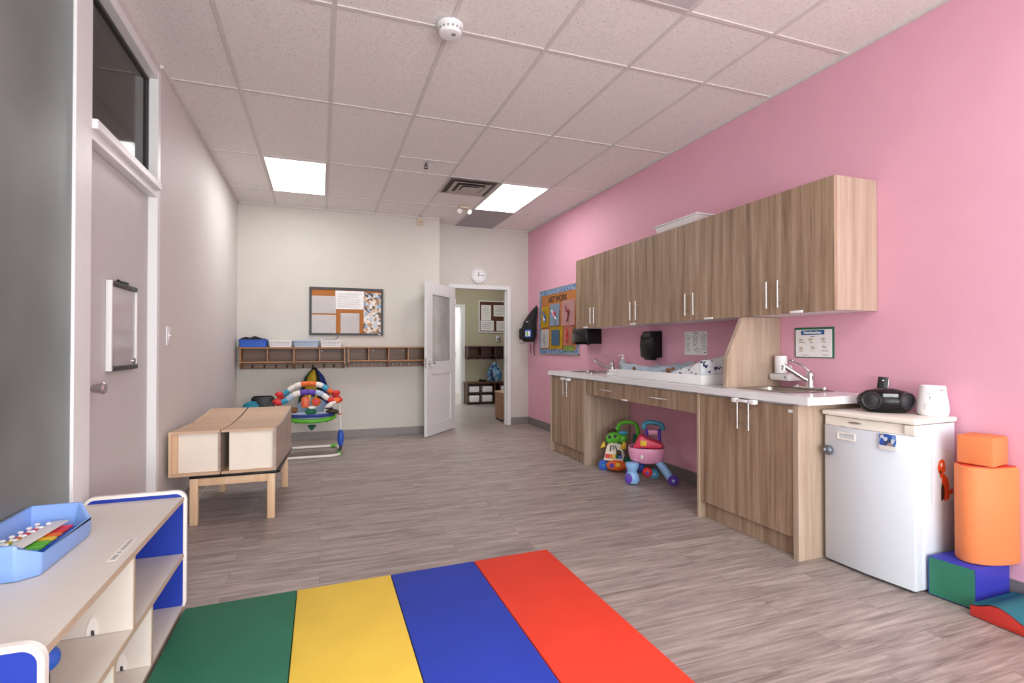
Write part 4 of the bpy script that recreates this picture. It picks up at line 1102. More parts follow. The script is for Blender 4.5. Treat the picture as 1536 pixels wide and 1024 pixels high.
b = new(); box(b, 2.915, 2.935, 7.335, 7.385, 1.588, 1.603, .004); obj('zip_pull', b, 'paper', t)
for y in (7.33, 7.46):
    b = new(); tube(b, smoothpath([(3.03, y, 1.33), (3.02, y-.01, 1.2), (3.03, y, 1.09 if y < 7.4 else 1.12)], 5), .011, 8, flat=.4); obj('strap', b, 'blackm', t)
b = new(); tube(b, smoothpath([(3.065, 7.33, 1.81), (3.075, 7.35, 1.845), (3.065, 7.37, 1.81)], 5), .006, 8); obj('loop', b, 'blackm', t)
t = thing('hanging_hook', 'metal coat hook poking out below the black backpack', 'hook', (3.07, 7.6, 1.28))
b = new(); box(b, XR-.012, XR-.002, 7.59, 7.65, 1.245, 1.325, .004); obj('plate', b, 'steel', t)
b = new(); tube(b, smoothpath([(XR-.01, 7.62, 1.30), (3.0, 7.62, 1.29), (2.93, 7.62, 1.265), (2.91, 7.62, 1.29)], 5), .007, 8); obj('prong', b, 'steel', t)

# ================================================================== FRIDGE and what stands on it
FR = thing('fridge', 'small white fridge with a cream top beside the wood cabinet', 'fridge', (2.738, 1.745, 0), radians(3.0))
FW, FD = .476, .335       # local: x into the wall, y along it
b = new(); box(b, .052, FD, 0, FW, .012, .828, .006); obj('cabinet_body', b, 'fridge', FR, local=True)
b = new(); prism(b, [(.0, FW-.01), (-.012, FW*.5), (.0, .01), (.008, .001), (.05, .001), (.05, FW-.001), (.008, FW-.001)], 'z', .014, .775, .006); dr = obj('door', b, 'fridge', FR, local=True)
b = new(); prism(b, [(.012, FW-.002), (-.002, FW*.5), (.012, .04), (.05, .04), (.05, FW-.002)], 'z', .776, .826); prism(b, [(-.004, .044), (-.004, .001), (.05, .001), (.05, .044)], 'z', .777, .826, .004); obj('grip_strip', b, 'fridgec', dr, local=True)
b = new(); prism(b, [(.0, FW-.01), (-.013, FW*.5), (.0, .01), (.02, .002), (.05, .002), (.05, FW-.002), (.02, FW-.002)], 'z', .7755, .782, .002); obj('trim_line', b, 'fridgec', dr, local=True)
b = new(); prism(b, [(-.008, FW+.002), (-.024, FW*.5), (-.008, -.002), (.0, -.006), (FD+.004, -.006), (FD+.004, FW+.004), (.0, FW+.004)], 'z', .83, .858, .009); obj('top_panel', b, 'fridgec', FR, local=True)
b = new(); prism(b, [(FW*.62+.035*cos(a), .803+.006*sin(a)) for a in [2*pi*k/18 for k in range(18)]], 'x', -.003, .02); obj('badge', b, 'steel', dr, local=True)
b = new(); lathe(b, [(.026, 0), (.028, .012), (.022, .024), (.012, .03), (0, .031)], (0, 0, 0), 26)
bmesh.ops.transform(b, matrix=Matrix.Translation((-.004, FW-.035, .633)) @ Matrix.Rotation(radians(-90), 4, 'Y'), verts=b.verts)
lk = obj('lock_knob', b, mat('grey_knob', '#6b717a', .3, metal=.5), dr, local=True, label='round grey lock knob on the door edge')
b = new(); ball(b, (-.034, FW-.03, .636), (.004, .007, .007), 10); obj('keyhole', b, 'skyblue', lk, local=True)
b = new()
for y0, y1, z0, z1 in ((.288, .386, .738, .745), (.288, .386, .705, .712), (.288, .295, .712, .738), (.379, .386, .712, .738)): box(b, -.0135, -.008, y0, y1, z0, z1)
obj('label_holder', b, 'fridgec', dr, local=True)
for x, y in ((.03, .03), (.03, FW-.03), (FD-.03, .03), (FD-.03, FW-.03)):
    b = new(); cyl(b, (x, y, 0), (x, y, .013), .016, n=14); obj('foot', b, 'dark', FR, local=True)
def fw(x, y, z):
    a = radians(3.0); return Vector((2.738+x*cos(a)-y*sin(a), 1.745+x*sin(a)+y*cos(a), z))
m_ = thing('picture_magnet', 'small blue picture magnet on the white fridge door', 'magnet', fw(-.0165, .115, .69), radians(3))
b = new(); prism(b, rrect(-.045, .045, 0, .085, .012), 'x', -.003, .0045, .001); obj('backing', b, 'paper', m_, local=True)
b = new(); prism(b, rrect(-.041, .041, .022, .081, .008), 'x', -.0045, -.003); obj('picture', b, 'magnet', m_, local=True)
# dog sheet on the side (local frame of the fridge side, facing -y)
dg_ = thing('dog_picture', 'clear sheet with an orange seated dog taped to the fridge side', 'picture', fw(.13, -.001, .43), radians(3))
b = new(); box(b, 0, .185, -.002, -.0005, 0, .265); obj('sheet', b, mat('clear_sheet', '#dfe2e8', .15, var=.01), dg_, local=True)
def DP(pts): return [(.02+.155*u, .012+.215*(1-v)) for u, v in pts]
b = new(); prism(b, DP([(.42, .42), (.55, .40), (.72, .52), (.80, .66), (.80, .80), (.96, .76), (1.02, .83), (.98, .88), (.82, .90), (.80, 1.0), (.50, 1.02), (.52, .88), (.40, .6)]), 'y', -.0032, -.0021); obj('dog_body', b, 'dogorange', dg_, local=True)
b = new(); prism(b, DP([(.40, .60), (.50, .68), (.54, .84), (.50, .98), (.36, 1.02), (.36, .75)]), 'y', -.0036, -.0021); obj('dog_chest', b, 'dogdark', dg_, local=True)
b = new(); prism(b, DP([(.18, .20), (.26, .08), (.42, .03), (.54, .10), (.58, .24), (.56, .36), (.50, .33), (.46, .44), (.36, .48), (.30, .46), (.28, .38), (.20, .32)]), 'y', -.0042, -.0033); hd = obj('dog_head', b, 'dogorange', dg_, local=True)
b = new(); prism(b, [(x, z) for x, z in DP([(.36+.05*cos(a), .17+.05*sin(a)) for a in [2*pi*k/12 for k in range(12)]])], 'y', -.0048, -.0043); obj('dog_eye', b, 'paper', hd, local=True)
b = new(); prism(b, DP([(.26, .30), (.34, .28), (.36, .36), (.28, .40)]), 'y', -.0048, -.0043); obj('dog_nose', b, 'dogdark', hd, local=True)

TZ = .8585
bb = thing('boombox', 'glossy black oval radio on top of the fridge', 'radio', (2.92, 2.01, TZ), radians(-40))
b = new(); prof = [(.0, .0), (.09, .0), (.115, .012), (.14, .045), (.145, .065), (.135, .09), (.10, .115), (.05, .128), (0, .131)]
lathe(b, prof, (0, 0, 0), 40, .95, .62); obj('radio_body', b, 'black', bb, local=True)
for s in (-1, 1):
    b = new(); mx = Matrix.Translation((s*.082, -.062, .066)) @ Matrix.Rotation(radians(-s*-28), 4, 'Z') @ Matrix.Rotation(radians(90), 4, 'X')
    q = lathe(b, [(.047, -.012), (.047, .004), (.042, .01), (.036, .004), (.02, .008), (0, .012)], (0, 0, 0), 30); bmesh.ops.transform(b, matrix=mx, verts=q)
    sp = obj('speaker', b, mat('speaker_grille', '#2a292d', .35, var=.2, scale=200), bb, local=True)
b = new(); prism(b, rrect(-.035, .035, .088, .106, .006), 'y', -.083, -.066); obj('display', b, mat('radio_display', '#4a494e', .15), bb, local=True)
b = new()
for k in range(5): cyl(b, (-.03+.015*k, -.03, .122), (-.03+.015*k, -.03, .131), .005, n=10)
obj('buttons', b, 'dark', bb, local=True)
t = thing('phone', 'small black phone standing upright behind the black radio', 'phone', (3.035, 2.125, TZ), radians(-52))
b = new(); box(b, -.024, .024, -.012, .012, .0, .185, .006, mx=Matrix.Rotation(radians(6), 4, 'Y')); obj('handset', b, 'black', t, local=True)
b = new(); box(b, .0245, .0275, -.011, .011, .02, .18, .001, mx=Matrix.Rotation(radians(6), 4, 'Y')); obj('side_rail', b, 'steel', t, local=True)
b = new(); prism(b, circ(0.018, .165, .004, 12), 'y', -.0135, -.012); obj('button', b, 'paper', t, local=True)
bw = thing('bottle_warmer', 'white bottle warmer with a round dial on top of the fridge', 'bottle warmer', (3.005, 1.825, TZ), radians(-52))
b = new(); lathe(b, [(.058, 0), (.066, .008), (.069, .03), (.066, .065), (.06, .105), (.055, .15), (.053, .156), (.046, .154), (.044, .14), (0, .135)], (0, 0, 0), 40); obj('warmer_body', b, 'plasticw', bw, local=True)
b = new(); mx = Matrix.Translation((-.014, -.0615, .045)) @ Matrix.Rotation(radians(-12), 4, 'Z') @ Matrix.Rotation(radians(94), 4, 'X')
q = lathe(b, [(.026, -.004), (.026, .004), (.021, .008), (0, .009)], (0, 0, 0), 28); bmesh.ops.transform(b, matrix=mx, verts=q); obj('dial', b, 'plasticw', bw, local=True)
b = new(); box(b, -.019, -.0165, -.0625, -.057, .088, .104); box(b, -.03, -.01, -.0575, -.05, .118, .120); box(b, .022, .036, -.053, -.043, .132, .138); obj('markings', b, 'inkg', bw, local=True)

# ================================================================== soft play blocks
b = new()
V = dict(a=(2.812, 1.735), b=(2.832, 1.545), c=(XR-.012, 1.548), d=(XR-.012, 1.735))
t = thing('foam_block', 'blue and green foam step block on the floor beside the fridge', 'foam block', (2.95, 1.64, 0))
poly = [V['a'], V['b'], V['c'], V['d']]
prism(b, poly, 'z', .002, .192, .008); obj('block_cover', b, 'm_dblue', t)
b = new(); 
p0, p1 = Vector((*V['a'], 0)), Vector((*V['b'], 0)); nn = Vector((-1, -.1, 0)).normalized()
q = [p0+(p1-p0)*.02, p0+(p1-p0)*.98]
pts = [(q[0], .008), (q[1], .008), (q[1], .186), (q[0], .186)]
A = [b.verts.new((p.x+nn.x*.0015, p.y+nn.y*.0015, z)) for p, z in pts]; B = [b.verts.new((p.x+.01, p.y, z)) for p, z in pts]
for k in range(4): b.faces.new((A[k], A[(k+1) % 4], B[(k+1) % 4], B[k]))
b.faces.new(A); b.faces.new(B[::-1]); obj('end_panel', b, 'm_dgreen', t)
t = thing('foam_column', 'tall orange half-round foam column standing on the blue block', 'foam block', (2.97, 1.62, .193))
hc = [(XR-.006, 1.615-.106)]+[(XR-.02-.205*sin(a), 1.615-.106*cos(a)) for a in [pi*k/20 for k in range(21)]]+[(XR-.006, 1.615+.106)]
b = new(); prism(b, hc, 'z', .1935, .650, .012); obj('side_cover', b, 'm_orange', t)
hi = [(XR-.012, 1.615-.096)]+[(XR-.024-.191*sin(a), 1.615-.096*cos(a)) for a in [pi*k/20 for k in range(21)]]+[(XR-.012, 1.615+.096)]
b = new(); prism(b, hi, 'z', .645, .6525); obj('top_cover', b, 'm_redt', t)
t = thing('foam_cube', 'small orange foam block on top of the orange column', 'foam block', (2.985, 1.605, .654), radians(8))
b = new(); box(b, -.07, .09, -.075, .07, 0, .138, .012); obj('block_cover', b, 'm_orange', t, local=True)
t = thing('foam_wave', 'low wavy foam ramp, red side and teal top, in front of the blue block', 'foam ramp', (2.92, 1.1, 0))
prof = [(1.535, .0), (1.535, .05), (1.50, .058), (1.46, .078), (1.42, .082), (1.38, .068), (1.33, .045), (1.25, .035), (1.15, .045), (1.05, .085), (.95, .115), (.85, .1), (.75, .05), (.7, .03), (.7, 0)]
top = [(p.x, p.y) for p in smoothpath([(y, z, 0) for y, z in prof[1:-1]], 4)]
b = new(); prism(b, [(1.535, .002)]+top+[(.7, .002)], 'x', 2.765, XR-.012, .006); obj('ramp_side', b, 'm_dred', t)
b = new()
for A_, B_ in zip(top, top[1:]): pass
R1 = [b.verts.new((2.762, y, z+.004)) for y, z in top]; R2 = [b.verts.new((XR-.011, y, z+.004)) for y, z in top]
for k in range(len(top)-1): b.faces.new((R1[k], R1[k+1], R2[k+1], R2[k]))
bmesh.ops.solidify(b, geom=b.faces[:], thickness=.003); obj('ramp_top', b, 'm_teal', t)

# ================================================================== folding mat
t = thing('folding_mat', 'folding play mat in green, yellow, blue and red stripes on the floor', 'play mat', (.35, 2.0, 0))
cut = [-.574, -.104, .346, .797, 1.246]; sl = .046; y_near = 1.2
for k, (m, nm) in enumerate((('m_green', 'green'), ('m_yellow', 'yellow'), ('m_blue', 'blue'), ('m_red', 'red'))):
    x0, x1 = cut[k]+.0015, cut[k+1]-.0015
    yf = lambda x: 2.745+sl*(x+.55)*.95
    b = new()
    pts = [(x0, y_near), (x1, y_near), (x1, yf(x1)), (x0, yf(x0))]
    n = 14
    vs = prism(b, pts, 'z', .002, .036, .006)
    obj('mat_panel', b, m, t, label=nm+' mat panel')

# ================================================================== low toy shelf at the left
t = thing('toy_shelf', 'low cream toy shelf with blue end panels and white edging', 'shelf unit', (-.78, 2.15, 0))
sx0, sx1 = -.972, -.578
def endpanel(y0, y1):
    b = new(); prism(b, rrect(sx0+.011, sx1-.011, .011, .544, .034, 6), 'y', y0+.002, y1-.002); p = obj('end_panel', b, 'blue', t)
    b = new()
    o = rrect(sx0, sx1, .001, .556, .045, 6); i = rrect(sx0+.0125, sx1-.0125, .0125, .5425, .033, 6); n = len(o)
    R = [[b.verts.new((q[0], y, q[1])) for q in s] for s, y in ((o, y0+.003), (o, y1-.003), (i, y1), (i, y0))]
    # rounded band
    R = [R[0], R[1], R[2], R[3], R[0]]
    for A, B in zip(R, R[1:]):
        for k in range(n): b.faces.new((A[k], A[(k+1) % n], B[(k+1) % n], B[k]))
    obj('edge_band', b, 'edgewhite', p)
endpanel(1.466, 1.492); endpanel(2.79, 2.816)
ya, yb = 1.493, 2.789
for z0, z1, nm in ((.508, .527, 'top_board'), (.249, .267, 'middle_shelf'), (.012, .030, 'bottom_shelf')):
    b = new(); box(b, sx0+.006, sx1-.012, ya, yb, z0, z1); bd = obj(nm, b, 'shelfcream', t)
    b = new(); box(b, sx1-.0119, sx1-.009, ya, yb, z0, z1); obj('edge_strip', b, 'edgetan', bd)
b = new(); box(b, sx0+.004, sx0+.0055, ya, yb, .031, .507); obj('back_panel', b, 'shelfcream', t)
b = new(); box(b, sx0+.03, sx0+.05, ya, yb, .0, .011); box(b, sx1-.06, sx1-.04, ya, yb, .0, .011); obj('plinth', b, 'shelfcream', t)
for y, z0, z1 in ((2.10, .268, .507), (2.305, .031, .248), (1.925, .031, .248), (1.70, .031, .248)):
    b = new(); box(b, sx0+.006, sx1-.012, y, y+.016, z0, z1); dv = obj('divider', b, 'shelfcream', t)
    b = new(); box(b, sx1-.0119, sx1-.0095, y, y+.016, z0, z1); obj('edge_strip', b, 'edgetan', dv)
    b = new(); xx = -.70 if z0 > .1 else -.68
    prism(b, [(xx-.017, z0+.001), (xx+.017, z0+.001), (xx+.016, z0+.025), (xx+.008, z0+.055), (xx, z0+.062), (xx-.008, z0+.055), (xx-.016, z0+.025)], 'y', y-.003, y-.0005); br = obj('bracket', b, 'edgewhite', dv)
    b = new(); prism(b, [(xx-.004, z0+.002), (xx+.006, z0+.002), (xx+.004, z0+.018), (xx-.004, z0+.018)], 'y', y-.0045, y-.0032); obj('bracket_slot', b, 'dark', br)
# sticker with two short words of worn print
b = new()
bx = Matrix.Translation((-.628, 2.13, .5275)) @ Matrix.Rotation(radians(90), 4, 'Z')
box(b, -.10, .11, -.012, .016, 0, .0012, mx=bx); st_ = obj('sticker', b, 'edgewhite', t)
b = new()
xx = -.09
for w in (.012, .016, .011, 0, .014, 0, .016, .013, .017, .012, .016, .014):
    if w: box(b, xx, xx+w*.8, -.004, .008, .0012, .0016, mx=bx)
    xx += w+.003 if w else .012
obj('worn_print', b, 'inkg', st_)

# blue tray
tr = thing('tray', 'pale blue plastic tray with a xylophone in it on the toy shelf', 'tray', (-.92, 2.15, .5285))
TX0, TX1, TY0, TY1, TZ0, TH = -.985, -.785, 1.935, 2.40, .5285, .108
def octo(x0, x1, y0, y1, c): return [(x0, y0), (x1-c, y0), (x1, y0+c*.8), (x1, y1-c*1.3), (x1-c, y1), (x0, y1)]
b = new()
S = [(octo(TX0, TX1-.004, TY0+.006, TY1-.01, .045), TZ0), (octo(TX0, TX1, TY0, TY1, .05), TZ0+.03), (octo(TX0, TX1, TY0, TY1, .05), TZ0+.06)]
loops = [[b.verts.new((x, y, z)) for x, y in q] for q, z in S]
# rim rises at the ends and dips along the front side
outer = octo(TX0, TX1, TY0, TY1, .05); inner = octo(TX0+.004, TX1-.012, TY0+.014, TY1-.014, .045)
hz = [TH, TH, TH*.55, TH*.6, TH*1.02, TH*1.02]
loops.append([b.verts.new((x, y, TZ0+h)) for (x, y), h in zip(outer, hz)]); loops.append([b.verts.new((x, y, TZ0+h)) for (x, y), h in zip(inner, hz)])
low = octo(TX0+.006, TX1-.03, TY0+.03, TY1-.03, .04)
loops.append([b.verts.new((x, y, TZ0+.008)) for x, y in low])
for A, B in zip(loops, loops[1:]):
    for k in range(6): b.faces.new((A[k], A[(k+1) % 6], B[(k+1) % 6], B[k]))
b.faces.new(loops[0][::-1]); b.faces.new(loops[-1])
bmesh.ops.bevel(b, geom=[e for e in b.edges], offset=.006, segments=2, affect='EDGES', profile=.6)
obj('tray_body', b, 'traybl', tr)
xy = thing('xylophone', 'toy xylophone with rainbow bars and white pegs lying in the blue tray', 'xylophone', (-.905, 2.13, TZ0+.012), radians(-4))
cols = ['toypurple', 'toyblue', 'toyteal', 'toygreen', 'toygreen', 'yellow', 'toyorange', 'red', 'hotpink']
b = new(); box(b, -.055, .075, -.175, .20, .0, .03, .006); obj('frame', b, 'toyblue', xy, local=True)
for k in range(9):
    y = -.155+k*.041; w = .075-.003*k
    b = new(); prism(b, rrect(-w, w+.012, y-.015, y+.015, .006), 'z', .032, .040, .002); br = obj('tone_bar', b, cols[k], xy, local=True)
    b = new()
    for x in (-w+.012, -w+.045):
        lathe(b, [(.0065, .04), (.005, .047), (.0085, .052), (.007, .056), (0, .057)], (x, y, 0), 12)
    obj('peg', b, 'plasticw', br, local=True)
b = new(); box(b, -.006, .040, -.18, .205, .046, .052, .002); box(b, .008, .02, -.02, .03, .052, .0525); obj('cover_plate', b, 'melamine', xy, local=True)

# bead toy on the middle shelf
t = thing('bead_maze', 'red and blue bead toy half hidden inside the toy shelf', 'toy', (-.74, 1.66, .268))
b = new(); prism(b, rrect(-.84, -.64, 1.58, 1.76, .03), 'z', .2685, .285, .003); obj('base', b, 'birch', t)
b = new(); tube(b, smoothpath([(-.82, 1.62, .285), (-.80, 1.63, .40), (-.72, 1.65, .45), (-.65, 1.66, .41), (-.65, 1.66, .285)], 6), .003, 8); obj('wire', b, 'dark', t)
b = new(); tube(b, smoothpath([(-.70, 1.60, .285), (-.66, 1.62, .34), (-.64, 1.66, .33), (-.66, 1.72, .285)], 6), .003, 8); obj('wire', b, 'dark', t)
for (c, m) in (((-.655, 1.66, .425), 'toyblue'), ((-.70, 1.655, .445), 'red'), ((-.79, 1.635, .41), 'yellow')):
    b = new(); ball(b, c, (.034, .034, .034), 16); obj('bead', b, m, t)

# ================================================================== wooden table with two wooden cubbies lying on it
t = thing('low_table', 'low wooden table with a black rubber edge under two wooden boxes', 'table', (-.56, 4.55, 0), 0)
tx0, tx1, ty0, ty1 = -.835, -.268, 4.095, 5.02
sk = lambda y: (y-4.1)*.045
def legs(x, y):
    b = new(); vs = box(b, x-.025, x+.025, y-.025, y+.025, 0, .318, .004)
    obj('leg', b, 'birch', t)
for x, y in ((-.808, 4.125), (-.328, 4.125), (-.772, 4.99), (-.29, 4.99)): legs(x, y)
for (a, c) in (((-.785, 4.125), (-.35, 4.125)), ((-.75, 4.99), (-.31, 4.99))):
    b = new(); box(b, a[0], c[0], a[1]-.011, a[1]+.011, .262, .318, .002); obj('apron', b, 'birch', t)
for (a, c) in (((-.808, 4.15), (-.772, 4.965)), ((-.328, 4.15), (-.29, 4.965))):
    b = new(); prism(b, [(a[0]-.011, a[1]), (a[0]+.011, a[1]), (c[0]+.011, c[1]), (c[0]-.011, c[1])], 'z', .262, .318); obj('apron', b, 'birch', t)
b = new(); prism(b, [(tx0, ty0), (-.292, ty0), (-.272, ty0+.02), (-.232, ty1-.02), (-.25, ty1), (tx0+.04, ty1)], 'z', .3185, .3355, .004); obj('table_top', b, 'black', t)
b = new(); tube(b, [(-.79, 4.15, .18), (-.70, 4.6, .30)], .0015, 6); obj('tie_wire', b, 'plasticw', t)

def cubbybox(label, F, Bk, left_end):
    """two-tier box on its back: F,Bk = (x0,x1) at the near and far edge"""
    y0, y1, z0 = 4.118, 4.93, .3365
    t = thing('wooden_box', label, 'wooden box', ((F[0]+F[1])/2, 4.4, z0), 0, None)
    def hz(v): return .305+.065*max(0, v)**1.6-.012*sin(pi*max(0, v))      # top height above z0 along the depth
    def P(u, v, w):
        x0 = F[0]+(Bk[0]-F[0])*v; x1 = F[1]+(Bk[1]-F[1])*v
        return (x0+(x1-x0)*u, y0+(y1-y0)*v, z0+hz(v)*w)
    def qb(b, u0, u1, v0, v1, w0, w1, n=8):
        rings = []
        for k in range(n+1):
            v = v0+(v1-v0)*k/n
            rings.append([b.verts.new(P(*q)) for q in ((u0, v, w0), (u1, v, w0), (u1, v, w1), (u0, v, w1))])
        for A, B in zip(rings, rings[1:]):
            for i in range(4): b.faces.new((A[i], A[(i+1) % 4], B[(i+1) % 4], B[i]))
        b.faces.new(rings[0][::-1]); b.faces.new(rings[-1])
    e = .05
    for nm, w0, w1, v0, v1 in (('top_board', .945, 1.0, -.02, .36), ('top_board', .944, .998, .365, .69), ('top_board', .943, .996, .695, 1.0), ('bottom_board', 0, .055, -.015, 1.0)):
        b = new(); qb(b, e if left_end else 0, 1 if left_end else 1-e, v0, v1, w0, w1); obj(nm, b, 'birchtop', t)
    if left_end:
        b = new(); qb(b, 0, e, -.015, .45, -.0, 1.0); qb(b, 0, e, .50, 1.0, 0, 1.0); obj('side_panel', b, 'birch', t)
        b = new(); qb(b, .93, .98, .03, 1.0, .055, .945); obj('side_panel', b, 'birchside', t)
        b = new(); qb(b, .145, .93, .035, .06, .055, .945, 1); obj('front_panel', b, 'cream', t)
        b = new(); qb(b, e, .145, .01, .06, .055, .945, 1); obj('front_stile', b, 'birch', t)
    else:
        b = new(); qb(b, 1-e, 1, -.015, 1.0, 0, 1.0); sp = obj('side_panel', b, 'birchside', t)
        b = new()
        for v, w in ((.62, .62), (.64, .52), (.62, .42), (.66, .70)):
            p = P(1, v, w); cyl(b, (p[0]-.002, p[1], p[2]), (p[0]+.001, p[1], p[2]), .009, n=12)
        obj('bolt_hole', b, 'dogdark', sp)
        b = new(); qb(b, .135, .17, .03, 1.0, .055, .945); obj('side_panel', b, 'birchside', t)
        b = new(); qb(b, .12, 1-e, .02, .05, .055, .945, 1); obj('front_panel', b, 'cream', t)
        b = new(); qb(b, .02, .03, .97, .98, .055, .945, 1); obj('rear_strip', b, 'birchside', t)
    return t
cubbybox('wooden box against the grey wall on the low table', (-.957, -.651), (-.845, -.581), True)
cubbybox('wooden box with bolt holes in its side on the low table', (-.642, -.296), (-.566, -.236), False)

# black chair and teal cushion behind the boxes
t = thing('toddler_chair', 'black rounded chair back behind the wooden boxes', 'chair', (-.63, 6.95, 0))
b = new(); prism(b, rrect(-.775, -.52, .30, .632, .045), 'y', 6.90, 6.935, .012); obj('backrest', b, 'black', t)
b = new(); prism(b, rrect(-.78, -.52, 6.66, 6.95, .04), 'z', .27, .30, .008); obj('seat', b, 'black', t)
for x in (-.75, -.55):
    for y in (6.69, 6.92):
        b = new(); cyl(b, (x, y, 0), (x, y, .27), .014, n=12); obj('leg', b, 'steel', t)
b = new(); k = lathe(b, [(0, 0), (.17, .0), (.20, .06), (.19, .22), (.15, .40), (.11, .52), (.06, .60), (0, .615)], (-.715, 6.42, .001), 28, 1, .8)
for v in b.verts: v.co.x += .012*sin(v.co.z*17+v.co.y*9); v.co.z += .01*sin(v.co.x*25)*(v.co.z > .1)
single('cushion', b, mat('teal_cloth', '#1f7f98', .8, var=.15, scale=9, bump=.4), 'teal cushion slumped on the floor behind the wooden boxes', 'cushion', (-.715, 6.42, 0))

# ================================================================== baby play gym
t = thing('baby_gym', 'colourful baby bouncer seat with a toy arch on a white tube frame', 'baby bouncer', (-.12, 6.42, 0))
gx0, gx1, gy0, gy1 = -.46, .20, 6.13, 6.74
lp = [(p[0], p[1], .017) for p in rrect(gx0, gx1, gy0, gy1, .09, 6)]
b = new(); tube(b, lp, .015, 12, True); obj('base_loop', b, 'edgewhite', t)
for sx, x in ((1, gx1+.02), (-1, gx0-.02)):
    b = new(); ball(b, (x, 6.38, .165), (.038, .05, .105), 20); hb = obj('hub', b, 'toyblue', t)
    b = new(); tube(b, smoothpath([(x, 6.38, .1), (x-sx*.005, 6.36, .05), (x-sx*.02, 6.34, .03)], 4), .02, 10); obj('hub_foot', b, 'dark', hb)
    b = new(); cyl(b, (x-sx*.02, 6.20, .018), (x-sx*.02, 6.30, .018), .022, n=14); obj('base_clip', b, 'toygreen', t)
    b = new(); cyl(b, (x-sx*.10, 6.72, .022), (x-sx*.03, 6.72, .022), .024, n=14); obj('base_clip', b, 'toygreen', t)
    b = new(); tube(b, [(x, 6.38, .25), (x-sx*.01, 6.36, .46), (x-sx*.02, 6.35, .60)], .015, 12); po = obj('post', b, 'edgewhite', t)
    b = new(); cyl(b, (x-sx*.01, 6.365, .44), (x-sx*.011, 6.363, .452), .02, n=14); obj('post_ring', b, 'red', po)
    b = new(); ball(b, (x-sx*.03, 6.34, .61), (.05, .04, .035), 16); ball(b, (x-sx*.05, 6.36, .69), (.045, .035, .03), 16); obj('end_cushion', b, 'red', po)
wraps = ['red', 'toyteal', 'edgewhite', 'edgewhite', 'toyorange', 'toyorange', 'edgewhite', 'toyteal', 'toyorange', 'red']
wraps2 = ['red', 'toyteal', 'skyblue', 'edgewhite', 'toypurple', 'toypurple', 'skyblue', 'edgewhite', 'red', 'toyorange']
for yy, top, WR in ((6.52, .79, wraps), (6.24, .715, wraps2)):
    pts = smoothpath([(gx0, yy, .60), (gx0+.10, yy, top-.09), (gx0+.2, yy, top-.02), (-.13, yy, top), (gx1-.2, yy, top-.02), (gx1-.1, yy, top-.09), (gx1, yy, .61)], 10)
    n = len(pts)
    for k in range(10):
        a, c = int(k*(n-1)/10), int((k+1)*(n-1)/10)
        b = new(); seg = pts[a:c+1]; m_ = len(seg)
        tube(b, seg, [.031*(.86 if i in (0, m_-1) else 1) for i in range(m_)], 12); obj('arch_wrap', b, WR[k], t)
# seat: bowl with green rim on short arms
b = new(); lathe(b, [(.215, .0), (.205, .0), (.17, -.045), (.10, -.085), (0, -.10), (0, -.112), (.11, -.1), (.18, -.06), (.215, -.012)], (-.09, 6.30, .47), 32, 1.1, .8); obj('seat_bowl', b, 'denim', t)
b = new(); tube(b, [(-.09+.245*cos(a), 6.30+.18*sin(a), .435-.03*abs(sin(a))*(sin(a) < 0)) for a in [2*pi*k/36 for k in range(36)]], .022, 10, True); sr = obj('seat_rim', b, 'toygreen', t)
b = new(); tube(b, [(-.09+.235*cos(a), 6.30+.178*sin(a), .462) for a in [2*pi*k/36 for k in range(36)]][19:36], .016, 8); obj('rim_band', b, 'navy', sr)
b = new()
for x in (-.25, .07): tube(b, [(x, 6.34, .42), (x*1.02, 6.36, .36)], .012, 8)
tube(b, [(gx1-.005, 6.36, .47), (.155, 6.32, .45)], .014, 8); tube(b, [(gx0+.005, 6.36, .47), (-.33, 6.32, .45)], .014, 8); obj('seat_arm', b, 'dark', t)
b = new(); lathe(b, [(0, -.16), (.03, -.13), (.05, -.1), (0, -.09)], (-.09, 6.27, .44), 16); obj('seat_boss', b, 'm_green', t)
b = new()
n = 10
G = [[b.verts.new((-.27+.36*i/n, 6.46+.03*sin(pi*i/n), .43+.21*j/6*sin(pi*(i+.8)/(n+1.6))**.5)) for i in range(n+1)] for j in range(7)]
for j in range(6):
    for i in range(n): b.faces.new((G[j][i], G[j][i+1], G[j+1][i+1], G[j+1][i]))
bmesh.ops.solidify(b, geom=b.faces[:], thickness=.02); obj('seat_cover', b, 'skyblue', t)
# hanging toys and plush
b = new(); prism(b, rrect(-.20, -.115, .545, .665, .02), 'y', 6.235, 6.265, .008); pl = obj('hanging_toy', b, 'toyorange', t, label='orange square toy hanging from the arch')
b = new(); box(b, -.185, -.175, 6.231, 6.2345, .56, .655); box(b, -.13, -.12, 6.231, 6.2345, .56, .655); obj('toy_stripe', b, 'red', pl)
b = new(); ball(b, (-.045, 6.25, .605), (.05, .035, .05), 18); pl = obj('hanging_toy', b, 'toyorange', t, label='round orange sun toy hanging from the arch')
b = new(); ball(b, (-.045, 6.217, .607), (.026, .008, .026), 14); obj('toy_face', b, 'hotpink', pl)
b = new(); tube(b, [(-.155, 6.25, .66), (-.155, 6.24, .70)], .005, 6); tube(b, [(-.045, 6.25, .65), (-.05, 6.24, .70)], .005, 6); prism(b, [(-.11, .60), (-.10, .68), (-.13, .68)], 'y', 6.245, 6.255); obj('toy_cord', b, 'yellow', t)
b = new(); ball(b, (-.27, 6.22, .52), (.04, .035, .03), 14); ball(b, (-.29, 6.21, .545), (.018, .015, .02), 10); ball(b, (-.25, 6.21, .545), (.015, .013, .016), 10); obj('plush_head', b, 'brown', t)
b = new(); ball(b, (.12, 6.20, .50), (.07, .04, .026), 16); ball(b, (.09, 6.19, .535), (.045, .03, .012), 12); obj('plush_wing', b, 'dogdark', t)
